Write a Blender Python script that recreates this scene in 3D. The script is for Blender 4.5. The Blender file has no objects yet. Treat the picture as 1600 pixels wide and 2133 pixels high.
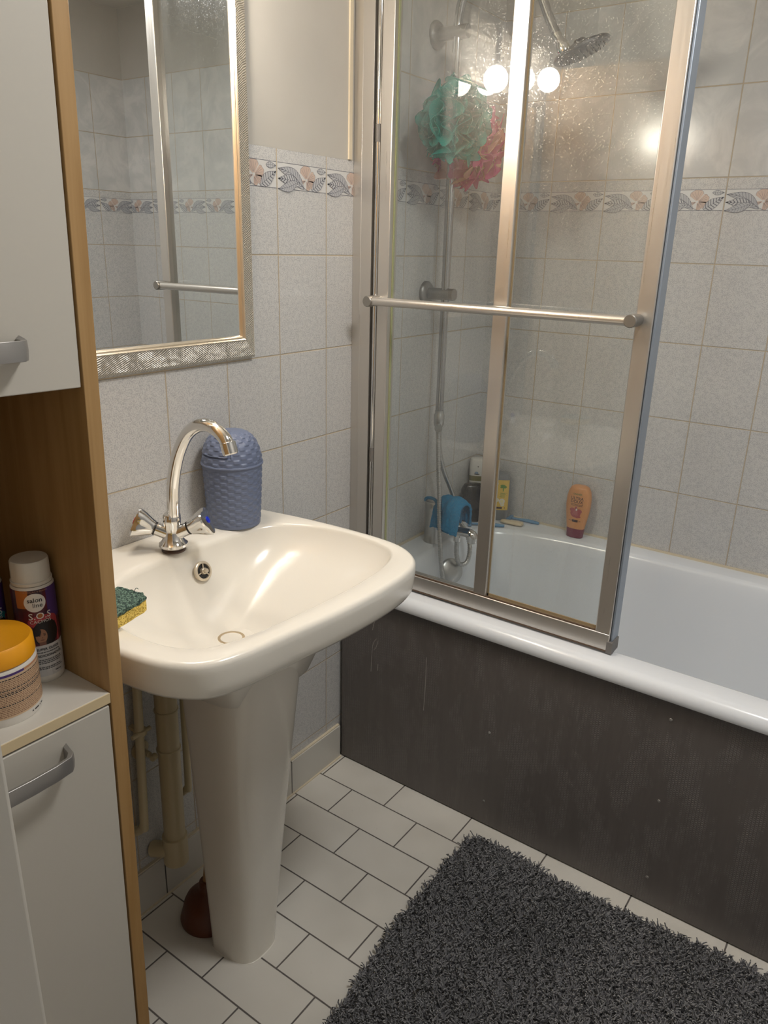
import bpy, bmesh, math, random
import numpy as np
from mathutils import Vector, Matrix
random.seed(7); rng = np.random.default_rng(7)
PI = math.pi
sc = bpy.context.scene
COL = sc.collection

# ---------------------------------------------------------------- camera
cam_d = bpy.data.cameras.new('camera'); cam = bpy.data.objects.new('camera', cam_d); COL.objects.link(cam)
FPX = 1593.97
cam_d.sensor_fit = 'HORIZONTAL'; cam_d.sensor_width = 36.0; cam_d.lens = FPX / 1600 * 36.0
cam_d.clip_start = 0.02
right = Vector((0.81345702, 0.58108559, 0.02504417)); up = Vector((-0.21010543, 0.25342823, 0.94426153)); fwd = Vector((-0.54234987, 0.77337809, -0.32824221))
cam.matrix_world = Matrix(((right.x, up.x, -fwd.x, 1.1145), (right.y, up.y, -fwd.y, -1.3989), (right.z, up.z, -fwd.z, 1.3343), (0, 0, 0, 1)))
sc.camera = cam
# ---------------------------------------------------------------- light settings
sc.view_settings.view_transform = 'Standard'; sc.view_settings.look = 'None'
sc.view_settings.gamma = 1.0; sc.view_settings.use_curve_mapping = False
sc.view_settings.exposure = 0.56
BULB = 88.0; BULB_COL = (1.0, 0.90, 0.77)
CEIL_W = 8.0; CEIL_COL = (1.0, 0.98, 0.95)
world = bpy.data.worlds.new('world'); sc.world = world; world.use_nodes = True
world.node_tree.nodes['Background'].inputs[0].default_value = (0.95, 0.97, 1.0, 1)
world.node_tree.nodes['Background'].inputs[1].default_value = 0.22
la = bpy.data.lights.new('ceiling_light', 'AREA'); la.shape = 'DISK'; la.size = 0.30; la.energy = CEIL_W; la.color = CEIL_COL
lo = bpy.data.objects.new('ceiling_light', la); COL.objects.link(lo); lo.location = (1.0, -0.45, 2.11)

# ---------------------------------------------------------------- node helper
class X:
    def __init__(s, nt, o): s.nt, s.o = nt, o
    def _m(s, op, *a):
        n = s.nt.nodes.new('ShaderNodeMath'); n.operation = op
        for i, v in enumerate((s,) + a):
            if isinstance(v, X): s.nt.links.new(v.o, n.inputs[i])
            else: n.inputs[i].default_value = v
        return X(s.nt, n.outputs[0])
    def __add__(s, b): return s._m('ADD', b)
    def __sub__(s, b): return s._m('SUBTRACT', b)
    def __mul__(s, b): return s._m('MULTIPLY', b)
    def __truediv__(s, b): return s._m('DIVIDE', b)
    def frac(s): return s._m('FRACT')
    def floor(s): return s._m('FLOOR')
    def mod2(s): return (s * 0.5).frac() * 2.0
    def gt(s, b): return s._m('GREATER_THAN', b)
    def lt(s, b): return s._m('LESS_THAN', b)
    def mn(s, b): return s._m('MINIMUM', b)
    def mx(s, b): return s._m('MAXIMUM', b)
    def abs(s): return s._m('ABSOLUTE')
    def sin(s): return s._m('SINE')
    def atan2(s, b): return s._m('ARCTAN2', b)
    def step(s, a, b):
        n = s.nt.nodes.new('ShaderNodeMapRange'); n.interpolation_type = 'SMOOTHSTEP'
        s.nt.links.new(s.o, n.inputs[0]); n.inputs[1].default_value = a; n.inputs[2].default_value = b
        return X(s.nt, n.outputs[0])

class Mat:
    def __init__(s, name, col=(.8, .8, .8), rough=.5, metal=0., spec=.5, **kw):
        s.m = bpy.data.materials.new(name); s.m.use_nodes = True; s.nt = s.m.node_tree
        s.b = s.nt.nodes['Principled BSDF']; s.out = s.nt.nodes['Material Output']
        s.b.inputs['Base Color'].default_value = (*col, 1); s.b.inputs['Roughness'].default_value = rough
        s.b.inputs['Metallic'].default_value = metal; s.b.inputs['Specular IOR Level'].default_value = spec
        for k, v in kw.items(): s.b.inputs[k.replace('_', ' ')].default_value = v
        s.m.diffuse_color = (*col, 1)
    def n(s, t, **kw):
        n = s.nt.nodes.new(t)
        for k, v in kw.items(): setattr(n, k, v)
        return n
    def pos(s, obj=False):
        if obj: o = s.n('ShaderNodeTexCoord').outputs['Object']
        else: o = s.n('ShaderNodeNewGeometry').outputs['Position']
        sp = s.n('ShaderNodeSeparateXYZ'); s.nt.links.new(o, sp.inputs[0]); s.v = o
        return [X(s.nt, sp.outputs[i]) for i in range(3)]
    def noise(s, scale, detail=2, rough=.5, vec=None, dist=0.):
        n = s.n('ShaderNodeTexNoise'); n.inputs['Scale'].default_value = scale; n.inputs['Detail'].default_value = detail
        n.inputs['Roughness'].default_value = rough; n.inputs['Distortion'].default_value = dist
        s.nt.links.new(vec if vec is not None else s.v, n.inputs['Vector']); return X(s.nt, n.outputs['Fac'])
    def scaled(s, sx, sy, sz):
        m = s.n('ShaderNodeMapping'); m.inputs['Scale'].default_value = (sx, sy, sz); s.nt.links.new(s.v, m.inputs[0]); return m.outputs[0]
    def mix(s, f, a, b):
        n = s.n('ShaderNodeMix', data_type='RGBA')
        if isinstance(f, X): s.nt.links.new(f.o, n.inputs[0])
        else: n.inputs[0].default_value = f
        for i, c in ((6, a), (7, b)):
            if isinstance(c, tuple): n.inputs[i].default_value = (*c, 1)
            else: s.nt.links.new(c, n.inputs[i])
        return n.outputs[2]
    def color(s, c): s.nt.links.new(c, s.b.inputs['Base Color']); return s
    def rough(s, r): s.nt.links.new(r.o, s.b.inputs['Roughness']); return s
    def bump(s, h, dist=.001, strength=1.):
        n = s.n('ShaderNodeBump'); n.inputs['Distance'].default_value = dist; n.inputs['Strength'].default_value = strength
        s.nt.links.new(h.o, n.inputs['Height']); s.nt.links.new(n.outputs[0], s.b.inputs['Normal']); return s

# ---------------------------------------------------------------- materials
CREAM_GROUT = (.50, .42, .31)
def wall_mat(name, axis, off, alcove=None):
    """axis 0: tile columns run along x, 1: along y. Speckled tiles up to z 1.51, marbled ones to 1.908, paint above."""
    m = Mat(name, rough=.16)
    p = m.pos(); u = (p[axis] - off) / .1504; v = (p[2] - 1.3119 + .1981 * 20) / .1981
    fu = (u.frac() - .5).abs(); fv = (v.frac() - .5).abs()
    du = (fu * -1.0 + .5) * .1504; dv = (fv * -1.0 + .5) * .1981
    d = du.mn(dv); wob = m.noise(60, 2) * .0007
    g = (d + wob).step(.0011, .0021)                       # 0 grout .. 1 tile
    s1 = m.noise(440, 2, .6); s2 = m.noise(110, 3, .7)
    spk = (s1 * .66 + s2 * .34).step(.41, .55)
    c_sp = m.mix(spk, (.45, .45, .455), (.605, .60, .585))
    mb = m.noise(9, 5, .62, dist=1.2).step(.38, .66)
    c_mb = m.mix(mb, (.52, .525, .52), (.63, .625, .61))
    marb = p[2].gt(1.510)
    c_t = m.mix(marb, c_sp, c_mb)
    c = m.mix(g, CREAM_GROUT, c_t)
    paint = p[2].gt(1.908)
    if alcove is not None:
        paint = paint.mx(p[2].gt(1.5065) * p[1].lt(alcove))
    pn = m.noise(14, 4)
    c = m.mix(paint, c, m.mix(pn, (.46, .44, .40), (.50, .48, .44)))
    m.color(c)
    m.rough((g * -.52 + .68) * (paint * -1. + 1.) + paint * .55)
    m.bump((g * (paint * -1. + 1.)) + m.noise(25, 2) * .12 + paint * 1.2, .0012, .8)
    return m.m
m_wall_left = wall_mat('tiles_left', 1, -.0526, .045)
m_wall_back = wall_mat('tiles_back', 0, .6249)
m_wall_right = wall_mat('tiles_right', 1, -.0526)
M_ = Mat('painted_plaster', (.62, .585, .52), .7); M_.pos(); M_.bump(M_.noise(40, 3), .0008); m_paint = M_.m

def floor_mat():
    m = Mat('floor_tiles', rough=.35); p = m.pos()
    v = (p[1] + .0936 + 4.) / .1; row = v.floor()
    odd = (row * .5).frac().gt(.25)                         # alternates by row
    u = (p[0] - .0217 + 4.) / .2 + odd * .5
    du = ((u.frac() - .5).abs() * -1. + .5) * .2; dv = ((v.frac() - .5).abs() * -1. + .5) * .1
    g = (du.mn(dv) + m.noise(90, 2) * .0006).step(.0014, .0024)
    r = m.noise(5, 2).step(.3, .7); gn = m.noise(30, 3)
    tile = m.mix(r, (.60, .575, .52), (.68, .655, .60))
    dirt = m.noise(22, 4, .7).step(.66, .76) * .25
    tile = m.mix(dirt, tile, (.40, .37, .32))
    m.color(m.mix(g, m.mix(gn, (.055, .05, .05), (.17, .15, .135)), tile))
    m.rough(g * -.35 + .75); m.bump(g + m.noise(300, 2) * .05, .001, .7)
    return m.m
m_floor = floor_mat()
def skirt_mat():
    m = Mat('skirting_tile', rough=.35); p = m.pos()
    u = (p[1] + .2007 + 4.) / .2; du = ((u.frac() - .5).abs() * -1. + .5) * .2
    g = du.step(.0010, .0018)
    m.color(m.mix(g, (.06, .055, .05), (.60, .58, .53))); m.bump(g, .001); return m.m
m_skirt = skirt_mat()
m_caulk = Mat('old_caulk', (.66, .58, .44), .6).m
def ceramic(name, col):
    m = Mat(name, col, .19, Coat_Weight=.15, Coat_Roughness=.08); return m.m
m_sink = ceramic('cream_ceramic', (.75, .72, .655))
m_tub = ceramic('white_enamel', (.76, .79, .83))
m_chrome = Mat('chrome', (.72, .71, .69), .09, 1.).m
m_riser = Mat('chrome_dark_reflection', (.42, .42, .43), .12, 1.).m  # plain chrome, colour lowered to stand in for a dark room reflected in it
m_chrome_dull = Mat('limescaled_chrome', (.50, .50, .49), .3, 1.).m
M_ = Mat('satin_aluminium', (.62, .59, .55), .32, .88); M_.pos(); M_.rough(M_.noise(1, 3, vec=M_.scaled(500, 500, 6)) * .2 + .22); m_alu = M_.m
m_alu_dark = Mat('grey_plastic_clip', (.16, .15, .14), .5).m
m_seal = Mat('stained_seal', (.30, .22, .12), .6).m
m_black = Mat('black_plastic', (.015, .015, .016), .4).m
def wood(name, a, b):
    m = Mat(name, rough=.45); m.pos(True); n = m.noise(1, 4, .6, vec=m.scaled(40, 40, 2.5), dist=.6)
    m.color(m.mix(n.step(.3, .7), a, b)); return m.m
m_wood = wood('beech_laminate', (.31, .175, .06), (.40, .245, .10))
m_white_lam = Mat('white_laminate', (.50, .475, .425), .42).m
m_shelf = Mat('white_shelf', (.62, .59, .53), .5).m
m_edge = Mat('cream_edge_band', (.62, .50, .31), .5).m
m_handle = Mat('brushed_handle', (.42, .41, .40), .42, .85).m
def glass_mat():
    m = Mat('hazy_glass'); nt = m.nt; nt.nodes.remove(m.b); m.pos()
    tr = m.n('ShaderNodeBsdfTransparent'); tr.inputs[0].default_value = (.93, .96, .945, 1)
    gl = m.n('ShaderNodeBsdfGlossy'); gl.inputs['Roughness'].default_value = 0.012
    hz = m.n('ShaderNodeBsdfGlossy'); hz.inputs['Roughness'].default_value = .26; hz.inputs[0].default_value = (.95, .95, .95, 1)
    df = m.n('ShaderNodeBsdfDiffuse'); df.inputs[0].default_value = (.75, .76, .74, 1)
    fr = m.n('ShaderNodeFresnel'); fr.inputs[0].default_value = 1.75
    mx = m.n('ShaderNodeMixShader'); nt.links.new(fr.outputs[0], mx.inputs[0]); nt.links.new(tr.outputs[0], mx.inputs[1]); nt.links.new(gl.outputs[0], mx.inputs[2])
    spots = m.noise(420, 2, .6).step(.61, .70); film = m.noise(1, 4, .6, vec=m.scaled(14, 14, 3)).step(.2, .9)
    f = spots * .15 + film * .014 + .006
    mh = m.n('ShaderNodeMixShader'); nt.links.new(f.o, mh.inputs[0]); nt.links.new(mx.outputs[0], mh.inputs[1]); nt.links.new(hz.outputs[0], mh.inputs[2])
    f2 = spots * .03 + film * .08 + .015
    md = m.n('ShaderNodeMixShader'); nt.links.new(f2.o, md.inputs[0]); nt.links.new(mh.outputs[0], md.inputs[1]); nt.links.new(df.outputs[0], md.inputs[2])
    ge = m.n('ShaderNodeNewGeometry'); clear = m.n('ShaderNodeBsdfTransparent'); mb_ = m.n('ShaderNodeMixShader')   # the far face of the thin pane adds nothing
    nt.links.new(ge.outputs['Backfacing'], mb_.inputs[0]); nt.links.new(md.outputs[0], mb_.inputs[1]); nt.links.new(clear.outputs[0], mb_.inputs[2])
    nt.links.new(mb_.outputs[0], m.out.inputs[0]); return m.m
m_glass = glass_mat()
m_glass_edge = Mat('glass_edge_green', (.35, .36, .18), .3).m
M_ = Mat('mirror_silver', (.88, .90, .90), .004, 1.)
m_mirror = M_.m
def frame_mat():
    m = Mat('ribbed_silver_frame', (.56, .53, .49), .38, .6); p = m.pos(); y, z = p[1], p[2]
    w = (m.noise(30, 2) * .012)
    m.bump(((y * .62 + z * -1.05 + w) * 1500.).sin(), .0009, .8)
    m.color(m.mix(((y * .62 + z * -1.05 + w) * 1500.).sin().step(-1., .6), (.40, .36, .29), (.68, .65, .59)))
    return m.m
m_frame = frame_mat()
m_bead = Mat('champagne_bead', (.86, .79, .68), .30, 1.).m
m_pipe = Mat('cream_painted_pipe', (.60, .51, .32), .35).m
m_rubber = Mat('brown_rubber', (.115, .030, .012), .42).m
M_ = Mat('blue_grey_plastic', (.125, .155, .245), .40); m_bin = M_.m
m_green_pad = Mat('green_scourer', (.035, .075, .06), .95); m_green_pad.pos(); m_green_pad.color(m_green_pad.mix(m_green_pad.noise(350, 3).step(.4, .62), (.02, .045, .04), (.14, .23, .18))); m_green_pad.bump(m_green_pad.noise(500, 2), .002); m_green_pad = m_green_pad.m
M_ = Mat('yellow_foam', (.75, .50, .08), .9); M_.pos(); q = M_.noise(420, 2).step(.36, .5); M_.color(M_.mix(q, (.62, .40, .06), (.82, .60, .14))); M_.bump(q, .002); m_foam = M_.m
M_ = Mat('blue_terry', (.0, .19, .42), .95); M_.pos(); M_.bump(M_.noise(700, 2), .004); M_.color(M_.mix(M_.noise(300, 2), (.0, .16, .40), (.01, .34, .62))); m_cloth = M_.m
def apron_mat():
    m = Mat('embossed_dark_panel', rough=.42); p = m.pos()
    a = (p[0] / .0062); row = (p[2] / .0046 + (a.floor() * .37)); 
    col_on = ((a.frac() - .5).abs() * -1. + .5).step(.10, .26); dash = ((row.frac() - .5).abs() * -1. + .5).step(.06, .22)
    patch = m.noise(1, 3, .6, vec=m.scaled(16, 1, 7)).step(.44, .62)
    h = col_on * dash * patch
    n = m.noise(1, 4, .6, vec=m.scaled(60, 1, 6))
    c = m.mix(n, (.095, .084, .078), (.14, .126, .118))
    m.color(m.mix(h * .3, c, (.19, .175, .165))); m.bump(h, .0010, .8); return m.m
m_apron = apron_mat()
def puff_mat(name, c):
    m = Mat(name, c, .7); nt = m.nt
    m.b.inputs['Subsurface Weight'].default_value = 0.
    tl = m.n('ShaderNodeBsdfTranslucent'); tl.inputs[0].default_value = (*c, 1)
    tr = m.n('ShaderNodeBsdfTransparent')
    a = m.n('ShaderNodeMixShader'); a.inputs[0].default_value = .4; nt.links.new(m.b.outputs[0], a.inputs[1]); nt.links.new(tl.outputs[0], a.inputs[2])
    b = m.n('ShaderNodeMixShader'); b.inputs[0].default_value = .16; nt.links.new(a.outputs[0], b.inputs[1]); nt.links.new(tr.outputs[0], b.inputs[2])
    nt.links.new(b.outputs[0], m.out.inputs[0]); return m.m
m_teal = puff_mat('teal_net', (.0, .38, .32)); m_pink = puff_mat('pink_net', (.70, .08, .28)); m_peach = puff_mat('peach_net', (.85, .45, .33))
def flat(name, c, r=.5, **k): return Mat(name, c, r, **k).m
m_wcap = flat('white_cap_plastic', (.66, .63, .56), .35)
m_wbody = flat('white_bottle_plastic', (.68, .65, .60), .4)
m_orange = flat('orange_lid', (.85, .36, .01), .38)
m_ink = flat('dark_ink', (.015, .014, .02)); m_inkw = flat('white_ink', (.72, .70, .66)); m_inkb = flat('brown_ink', (.20, .09, .05))

# ---------------------------------------------------------------- object helpers
ORG = {}
def tagp(o, label=None, cat=None, group=None, kind=None):
    if label: o['label'] = label
    if cat: o['category'] = cat
    if group: o['group'] = group
    if kind: o['kind'] = kind
    return o
def empty(name, loc, label, cat, group=None):
    o = bpy.data.objects.new(name, None); COL.objects.link(o); o.location = loc; o.empty_display_size = .05
    ORG[o.name] = Vector(loc); return tagp(o, label, cat, group)
class G:
    """geometry collector with material slots"""
    def __init__(s): s.v = []; s.f = []; s.mi = []; s.mats = []
    def slot(s, mat):
        if mat not in s.mats: s.mats.append(mat)
        return s.mats.index(mat)
    def add(s, V, F, mat=None):
        b = len(s.v); i = s.slot(mat); s.v += [tuple(x) for x in V]
        for f in F: s.f.append([b + k for k in f]); s.mi.append(i)
        return s
    def box(s, lo, hi, mat=None):
        x0, y0, z0 = lo; x1, y1, z1 = hi
        V = [(x0, y0, z0), (x1, y0, z0), (x1, y1, z0), (x0, y1, z0), (x0, y0, z1), (x1, y0, z1), (x1, y1, z1), (x0, y1, z1)]
        return s.add(V, [(0, 3, 2, 1), (4, 5, 6, 7), (0, 1, 5, 4), (1, 2, 6, 5), (2, 3, 7, 6), (3, 0, 4, 7)], mat)
    def rings(s, R, mat=None, cap0=False, cap1=False, closed=True):
        n = len(R[0]); V = [p for r in R for p in r]; F = []
        for i in range(len(R) - 1):
            for k in range(n if closed else n - 1):
                a = i * n + k; b = i * n + (k + 1) % n; F.append((a, b, b + n, a + n))
        if cap0: F.append(tuple(range(n))[::-1])
        if cap1: F.append(tuple(range((len(R) - 1) * n, len(R) * n)))
        return s.add(V, F, mat)
    def lathe(s, c, prof, n=40, axis=(0, 0, 1), mat=None, cap0=True, cap1=True, sx=1., sy=1.):
        ax = Vector(axis).normalized(); t = ax.orthogonal().normalized() if abs(ax.z) < .999 else Vector((1, 0, 0)); b = ax.cross(t); c = Vector(c)
        R = [[c + ax * h + (t * math.cos(a) * sx + b * math.sin(a) * sy) * r for a in [2 * PI * k / n for k in range(n)]] for r, h in prof]
        return s.rings(R, mat, cap0, cap1)
    def tube(s, P, r, n=16, mat=None, cap=True, rf=None):
        P = [Vector(p) for p in P]; R = []; t0 = (P[1] - P[0]).normalized(); nr = t0.orthogonal().normalized()
        for i, p in enumerate(P):
            t = (P[min(i + 1, len(P) - 1)] - P[max(i - 1, 0)]).normalized()
            nr = (nr - t * nr.dot(t)).normalized(); b = t.cross(nr); rr = rf(i) if rf else r
            R.append([p + (nr * math.cos(a) + b * math.sin(a)) * rr for a in [2 * PI * k / n for k in range(n)]])
        return s.rings(R, mat, cap, cap)
    def obj(s, name, parent=None, mat=None, smooth=True, bevel=0., seg=2, label=None, subsurf=0, angle=40):
        me = bpy.data.meshes.new(name)
        o = bpy.data.objects.new(name, me); COL.objects.link(o)
        L = Vector((0, 0, 0))
        if parent: L = ORG.get(parent.name, L); o.parent = parent; ORG[o.name] = L
        me.from_pydata([(v[0] - L.x, v[1] - L.y, v[2] - L.z) for v in s.v], [], s.f)
        for m in s.mats: me.materials.append(m if m is not None else mat)
        me.polygons.foreach_set('material_index', s.mi)
        bm = bmesh.new(); bm.from_mesh(me); bmesh.ops.recalc_face_normals(bm, faces=bm.faces)
        bm.to_mesh(me); bm.free()
        if smooth:
            me.polygons.foreach_set('use_smooth', [True] * len(me.polygons))
            me.set_sharp_from_angle(angle=math.radians(angle))
        if bevel:
            b = o.modifiers.new('bevel', 'BEVEL'); b.width = bevel; b.segments = seg; b.limit_method = 'ANGLE'; b.angle_limit = math.radians(40); b.harden_normals = False
        if subsurf:
            b = o.modifiers.new('sub', 'SUBSURF'); b.levels = subsurf; b.render_levels = subsurf
        if label: o['label'] = label
        me.update(); return o
def box(name, lo, hi, mat, parent=None, bevel=.001, **k): return G().box(lo, hi).obj(name, parent, mat, bevel=bevel, **k)
def spline(P, n):
    """Catmull-Rom through points"""
    P = [Vector(p) for p in P]; P = [P[0] * 2 - P[1]] + P + [P[-1] * 2 - P[-2]]; out = []
    for i in range(1, len(P) - 2):
        a, b, c, d = P[i - 1:i + 3]
        for k in range(n):
            t = k / n; out.append(.5 * ((2 * b) + (c - a) * t + (2 * a - 5 * b + 4 * c - d) * t * t + (3 * b - a - 3 * c + d) * t ** 3))
    out.append(P[-2]); return out
def root(o, L=None):
    ORG[o.name] = Vector(L or (0, 0, 0)); return o
_tc = {}
def text_geo(s, size, bold=0.):
    cu = bpy.data.curves.new('t', 'FONT'); cu.body = s; cu.size = size; cu.align_x = 'CENTER'; cu.resolution_u = 2; cu.offset = bold
    o = bpy.data.objects.new('t', cu); COL.objects.link(o); dg = bpy.context.evaluated_depsgraph_get(); dg.update()
    me = bpy.data.meshes.new_from_object(o.evaluated_get(dg)); V = [tuple(v.co) for v in me.vertices]; F = [tuple(p.vertices) for p in me.polygons]
    bpy.data.objects.remove(o); bpy.data.curves.remove(cu); bpy.data.meshes.remove(me); return V, F
def print_on(g, fn, V, F, mat, du=0, dv=0, lay=0, rot=0.):
    c, s_ = math.cos(rot), math.sin(rot)
    g.add([fn(v[0] * c - v[1] * s_ + du, v[0] * s_ + v[1] * c + dv, lay) for v in V], F, mat)
def rect_pts(u0, v0, u1, v1, n=10):
    V = []; F = []
    for i in range(n + 1): x = u0 + (u1 - u0) * i / n; V += [(x, v0), (x, v1)]
    for i in range(n): F.append((2 * i, 2 * i + 2, 2 * i + 3, 2 * i + 1))
    return V, F
def ell_pts(cu, cv, a, b, n=28, m=5):
    V = [(cu + a * q * math.cos(2 * PI * k / n), cv + b * q * math.sin(2 * PI * k / n)) for q in [i / m for i in range(1, m + 1)] for k in range(n)] + [(cu, cv)]
    F = [(m * n, k, (k + 1) % n) for k in range(n)]
    for i in range(m - 1): F += [(i * n + k, (i + 1) * n + k, (i + 1) * n + (k + 1) % n, i * n + (k + 1) % n) for k in range(n)]
    return V, F

# ================================================================ SETTING
RW = 1.66; YB = .6933; CEIL = 2.14; NW = -1.2320
tagp(box('floor', (-.1, -3.0, -.08), (RW + .1, YB + .1, 0), m_floor, bevel=0), kind='structure')
tagp(box('ceiling', (-.1, -3.0, CEIL), (RW + .1, YB + .1, CEIL + .08), m_paint, bevel=0), kind='structure')
wl = tagp(box('wall_left', (-.1, -1.45, 0), (0, YB + .1, CEIL), m_wall_left, bevel=0), kind='structure'); root(wl)
wb = tagp(box('wall_back', (0, YB, 0), (RW, YB + .1, CEIL), m_wall_back, bevel=0), kind='structure'); root(wb)
wr = tagp(box('wall_right', (RW, -3.0, 0), (RW + .1, YB + .1, CEIL), m_wall_right, bevel=0), kind='structure'); root(wr)
tagp(box('wall_near', (0, NW - .10, 0), (.732, NW, CEIL), m_paint, bevel=0), kind='structure')
tagp(box('trim_1', (.732, NW - .115, 0), (.75, NW + .001, 2.06), m_white_lam, bevel=.003), kind='structure')
tagp(G().box((.732, NW - .10, 2.06), (RW, NW, CEIL)).obj('wall_near_lintel', None, m_paint), kind='structure')
tagp(box('baseboard_left', (0, -1.23, 0), (.010, -.004, .0984), m_skirt, bevel=.001), kind='structure')
g = G().box((0, -1.23, .0984), (.007, -.004, .1015)).box((.010, -1.0, 0), (.0145, -.004, .0025))
tagp(g.obj('trim_2', None, m_caulk), kind='structure')
tagp(G().box((0, .020, 1.508), (.004, .030, CEIL)).obj('trim_3', None, m_caulk), kind='structure')

# --- decorated border motif printed on the tiles (u across .150, v up, metres)
mD = dict(line=flat('border_navy', (.13, .13, .16), .3), leaf=flat('border_leaf', (.44, .45, .47), .3), leaf2=flat('border_leaf_light', (.50, .51, .52), .3),
          pet=flat('border_petal', (.57, .44, .37), .3), bg=flat('border_white', (.62, .62, .61), .3))
def motif():
    out = []
    def poly(P, mat, lay): 
        n = len(P); cx = sum(p[0] for p in P) / n; cy = sum(p[1] for p in P) / n
        V = [(cx, cy)] + list(P); out.append((V, [(0, 1 + i, 1 + (i + 1) % n) for i in range(n)], mat, lay))
    def stroke(P, w, lay, mat='line', sm=4):
        Q = [Vector((p[0], p[1], 0)) for p in P]
        if len(Q) > 2: Q = spline(Q, sm)
        V = []
        for i, q in enumerate(Q):
            t = (Q[min(i + 1, len(Q) - 1)] - Q[max(0, i - 1)]); t.normalize(); nn = Vector((-t.y, t.x, 0)) * w / 2
            V += [(q.x + nn.x, q.y + nn.y), (q.x - nn.x, q.y - nn.y)]
        out.append((V, [(2 * i, 2 * i + 1, 2 * i + 3, 2 * i + 2) for i in range(len(Q) - 1)], mat, lay))
    def leaf(A, B, wid, mat, lay, ribs, rw=.8, bend=0.):
        A = Vector((*A, 0)); B = Vector((*B, 0)); d = B - A; nn = Vector((-d.y, d.x, 0)).normalized()
        mid = lambda t: A + d * t + nn * bend * math.sin(PI * t)
        W = lambda t: wid * math.sin(PI * t ** .85) * (1 - .25 * t)
        T = [i / 12 for i in range(13)]
        up_ = [mid(t) + nn * W(t) for t in T]; dn = [mid(t) - nn * W(t) for t in T]
        V = [(p.x, p.y) for p in up_] + [(p.x, p.y) for p in dn]
        out.append((V, [(i, i + 1, 13 + i + 1, 13 + i) for i in range(12)], mat, lay))
        stroke([(p.x, p.y) for p in up_], .7, lay + 1, sm=1); stroke([(p.x, p.y) for p in dn], .7, lay + 1, sm=1)
        stroke([(mid(t).x, mid(t).y) for t in T], .6, lay + 1, sm=1)
        for i in range(1, ribs):
            t = i / ribs; a = mid(t); t2 = min(1, t + .10)
            for sgn in (1, -1):
                b = mid(t2) + nn * sgn * W(t2) * .95; stroke([(a.x, a.y), (b.x, b.y)], rw, lay + 1)
    def petal(a0, L, w, c=(87, 20)):
        a = math.radians(a0); P = []
        for i in range(17):
            t = -1 + 2 * i / 16; rr = L * (1 - .18 * t * t + .03 * math.cos(9 * t)); P.append((c[0] + rr * math.cos(a + t * w), min(46.6, max(.4, c[1] + rr * math.sin(a + t * w)))))
        poly([c] + P, 'pet', 3); stroke(P, .5, 4, sm=1)
        for t in (-.6, -.2, .2, .6):
            stroke([(c[0] + 5 * math.cos(a + t * w * .5), c[1] + 5 * math.sin(a + t * w * .5)), (c[0] + L * .85 * math.cos(a + t * w), min(46, max(1, c[1] + L * .85 * math.sin(a + t * w))))], .4, 4)
    poly([(2, 0), (148.4, 0), (148.4, 47), (2, 47)], 'bg', 0)
    stroke([(2, 47), (148.4, 47)], .9, 1); stroke([(2, 0), (148.4, 0)], .9, 1)
    petal(100, 28, .80); petal(20, 28, .50); petal(-25, 25, .42); petal(200, 20, .3); petal(-70, 20, .4)
    poly([(87 + 3 * math.cos(i), 20 + 3 * math.sin(i)) for i in np.linspace(0, 6.28, 9)[:-1]], 'bg', 5)
    leaf((103, 2), (147.5, 30), 13, 'leaf2', 6, 8, 1.7)
    leaf((120, 40), (147.5, 40), 6, 'leaf2', 6, 5, .7)
    leaf((79, 3), (2.8, 36), 14, 'leaf', 6, 11, .8, bend=-9)
    leaf((66, 10), (3, 18), 12, 'leaf2', 8, 9, 1.7, bend=-3)
    leaf((60, 15), (3, -1), 10.5, 'leaf', 10, 9, .6, bend=3)
    stroke([(62, 16), (80, 5), (90, .5)], .7, 11)
    return out
MOT = motif()
def border(parent, fn, u0s, umin, umax, label=None):
    g = G()
    for u0 in u0s:
        for V, F, mat, lay in MOT:
            VV = []
            for (x, y) in V:
                u = min(max(u0 + min(max(x, 1.9), 148.5) / 1000, umin), umax); VV.append(fn(u, 1.436 + y / 1000, .0002 + lay * .00009))
            g.add(VV, F, mD[mat])
    return g.obj('decor_border', parent, smooth=False, label=label)
lab = 'printed border of blue-grey leaves and peach flowers'
border(wl, lambda u, v, o: (o, u, v), [-.0526 + .1504 * k for k in range(-7, 5)], -1.2, YB - .001, lab)
border(wb, lambda u, v, o: (u, YB - o, v), [.6249 + .1504 * k for k in range(-5, 8)], .001, RW - .001, lab)
border(wr, lambda u, v, o: (RW - o, -u, v), [.0526 + .1504 * k for k in range(-5, 1)], -YB + .001, .2, lab)

# ================================================================ BATHTUB
tub = empty('bathtub', (.83, .34, 0), 'long white enamel bathtub with a rounded rim along the tiled wall', 'bathtub')
def sqring(cx, cy, a, b, n, z, N=192):
    r_ = []
    for k in range(N):
        t = 2 * PI * k / N; c, s_ = math.cos(t), math.sin(t)
        r = (abs(c) ** n + abs(s_) ** n) ** (-1 / n) if n < 50 else 1 / max(abs(c), abs(s_))
        r_.append(Vector((cx + a * r * c, cy + b * r * s_, z)))
    return r_
ox0, ox1, oy0, oy1 = .001, RW - .001, -.016, YB - .001
def outer(d, z): return sqring((ox0 + ox1) / 2, (oy0 + d + oy1) / 2, (ox1 - ox0) / 2, (oy1 - oy0 - d) / 2, 99, z)
ic = (.845, .345)
R = [outer(.012, .506), outer(.002, .5075), outer(.0, .511), outer(.0, .518)]
for k in range(1, 9):
    a = k / 8 * PI / 2; R.append(outer(.022 * (1 - math.cos(a)), .518 + .022 * math.sin(a)))
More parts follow.
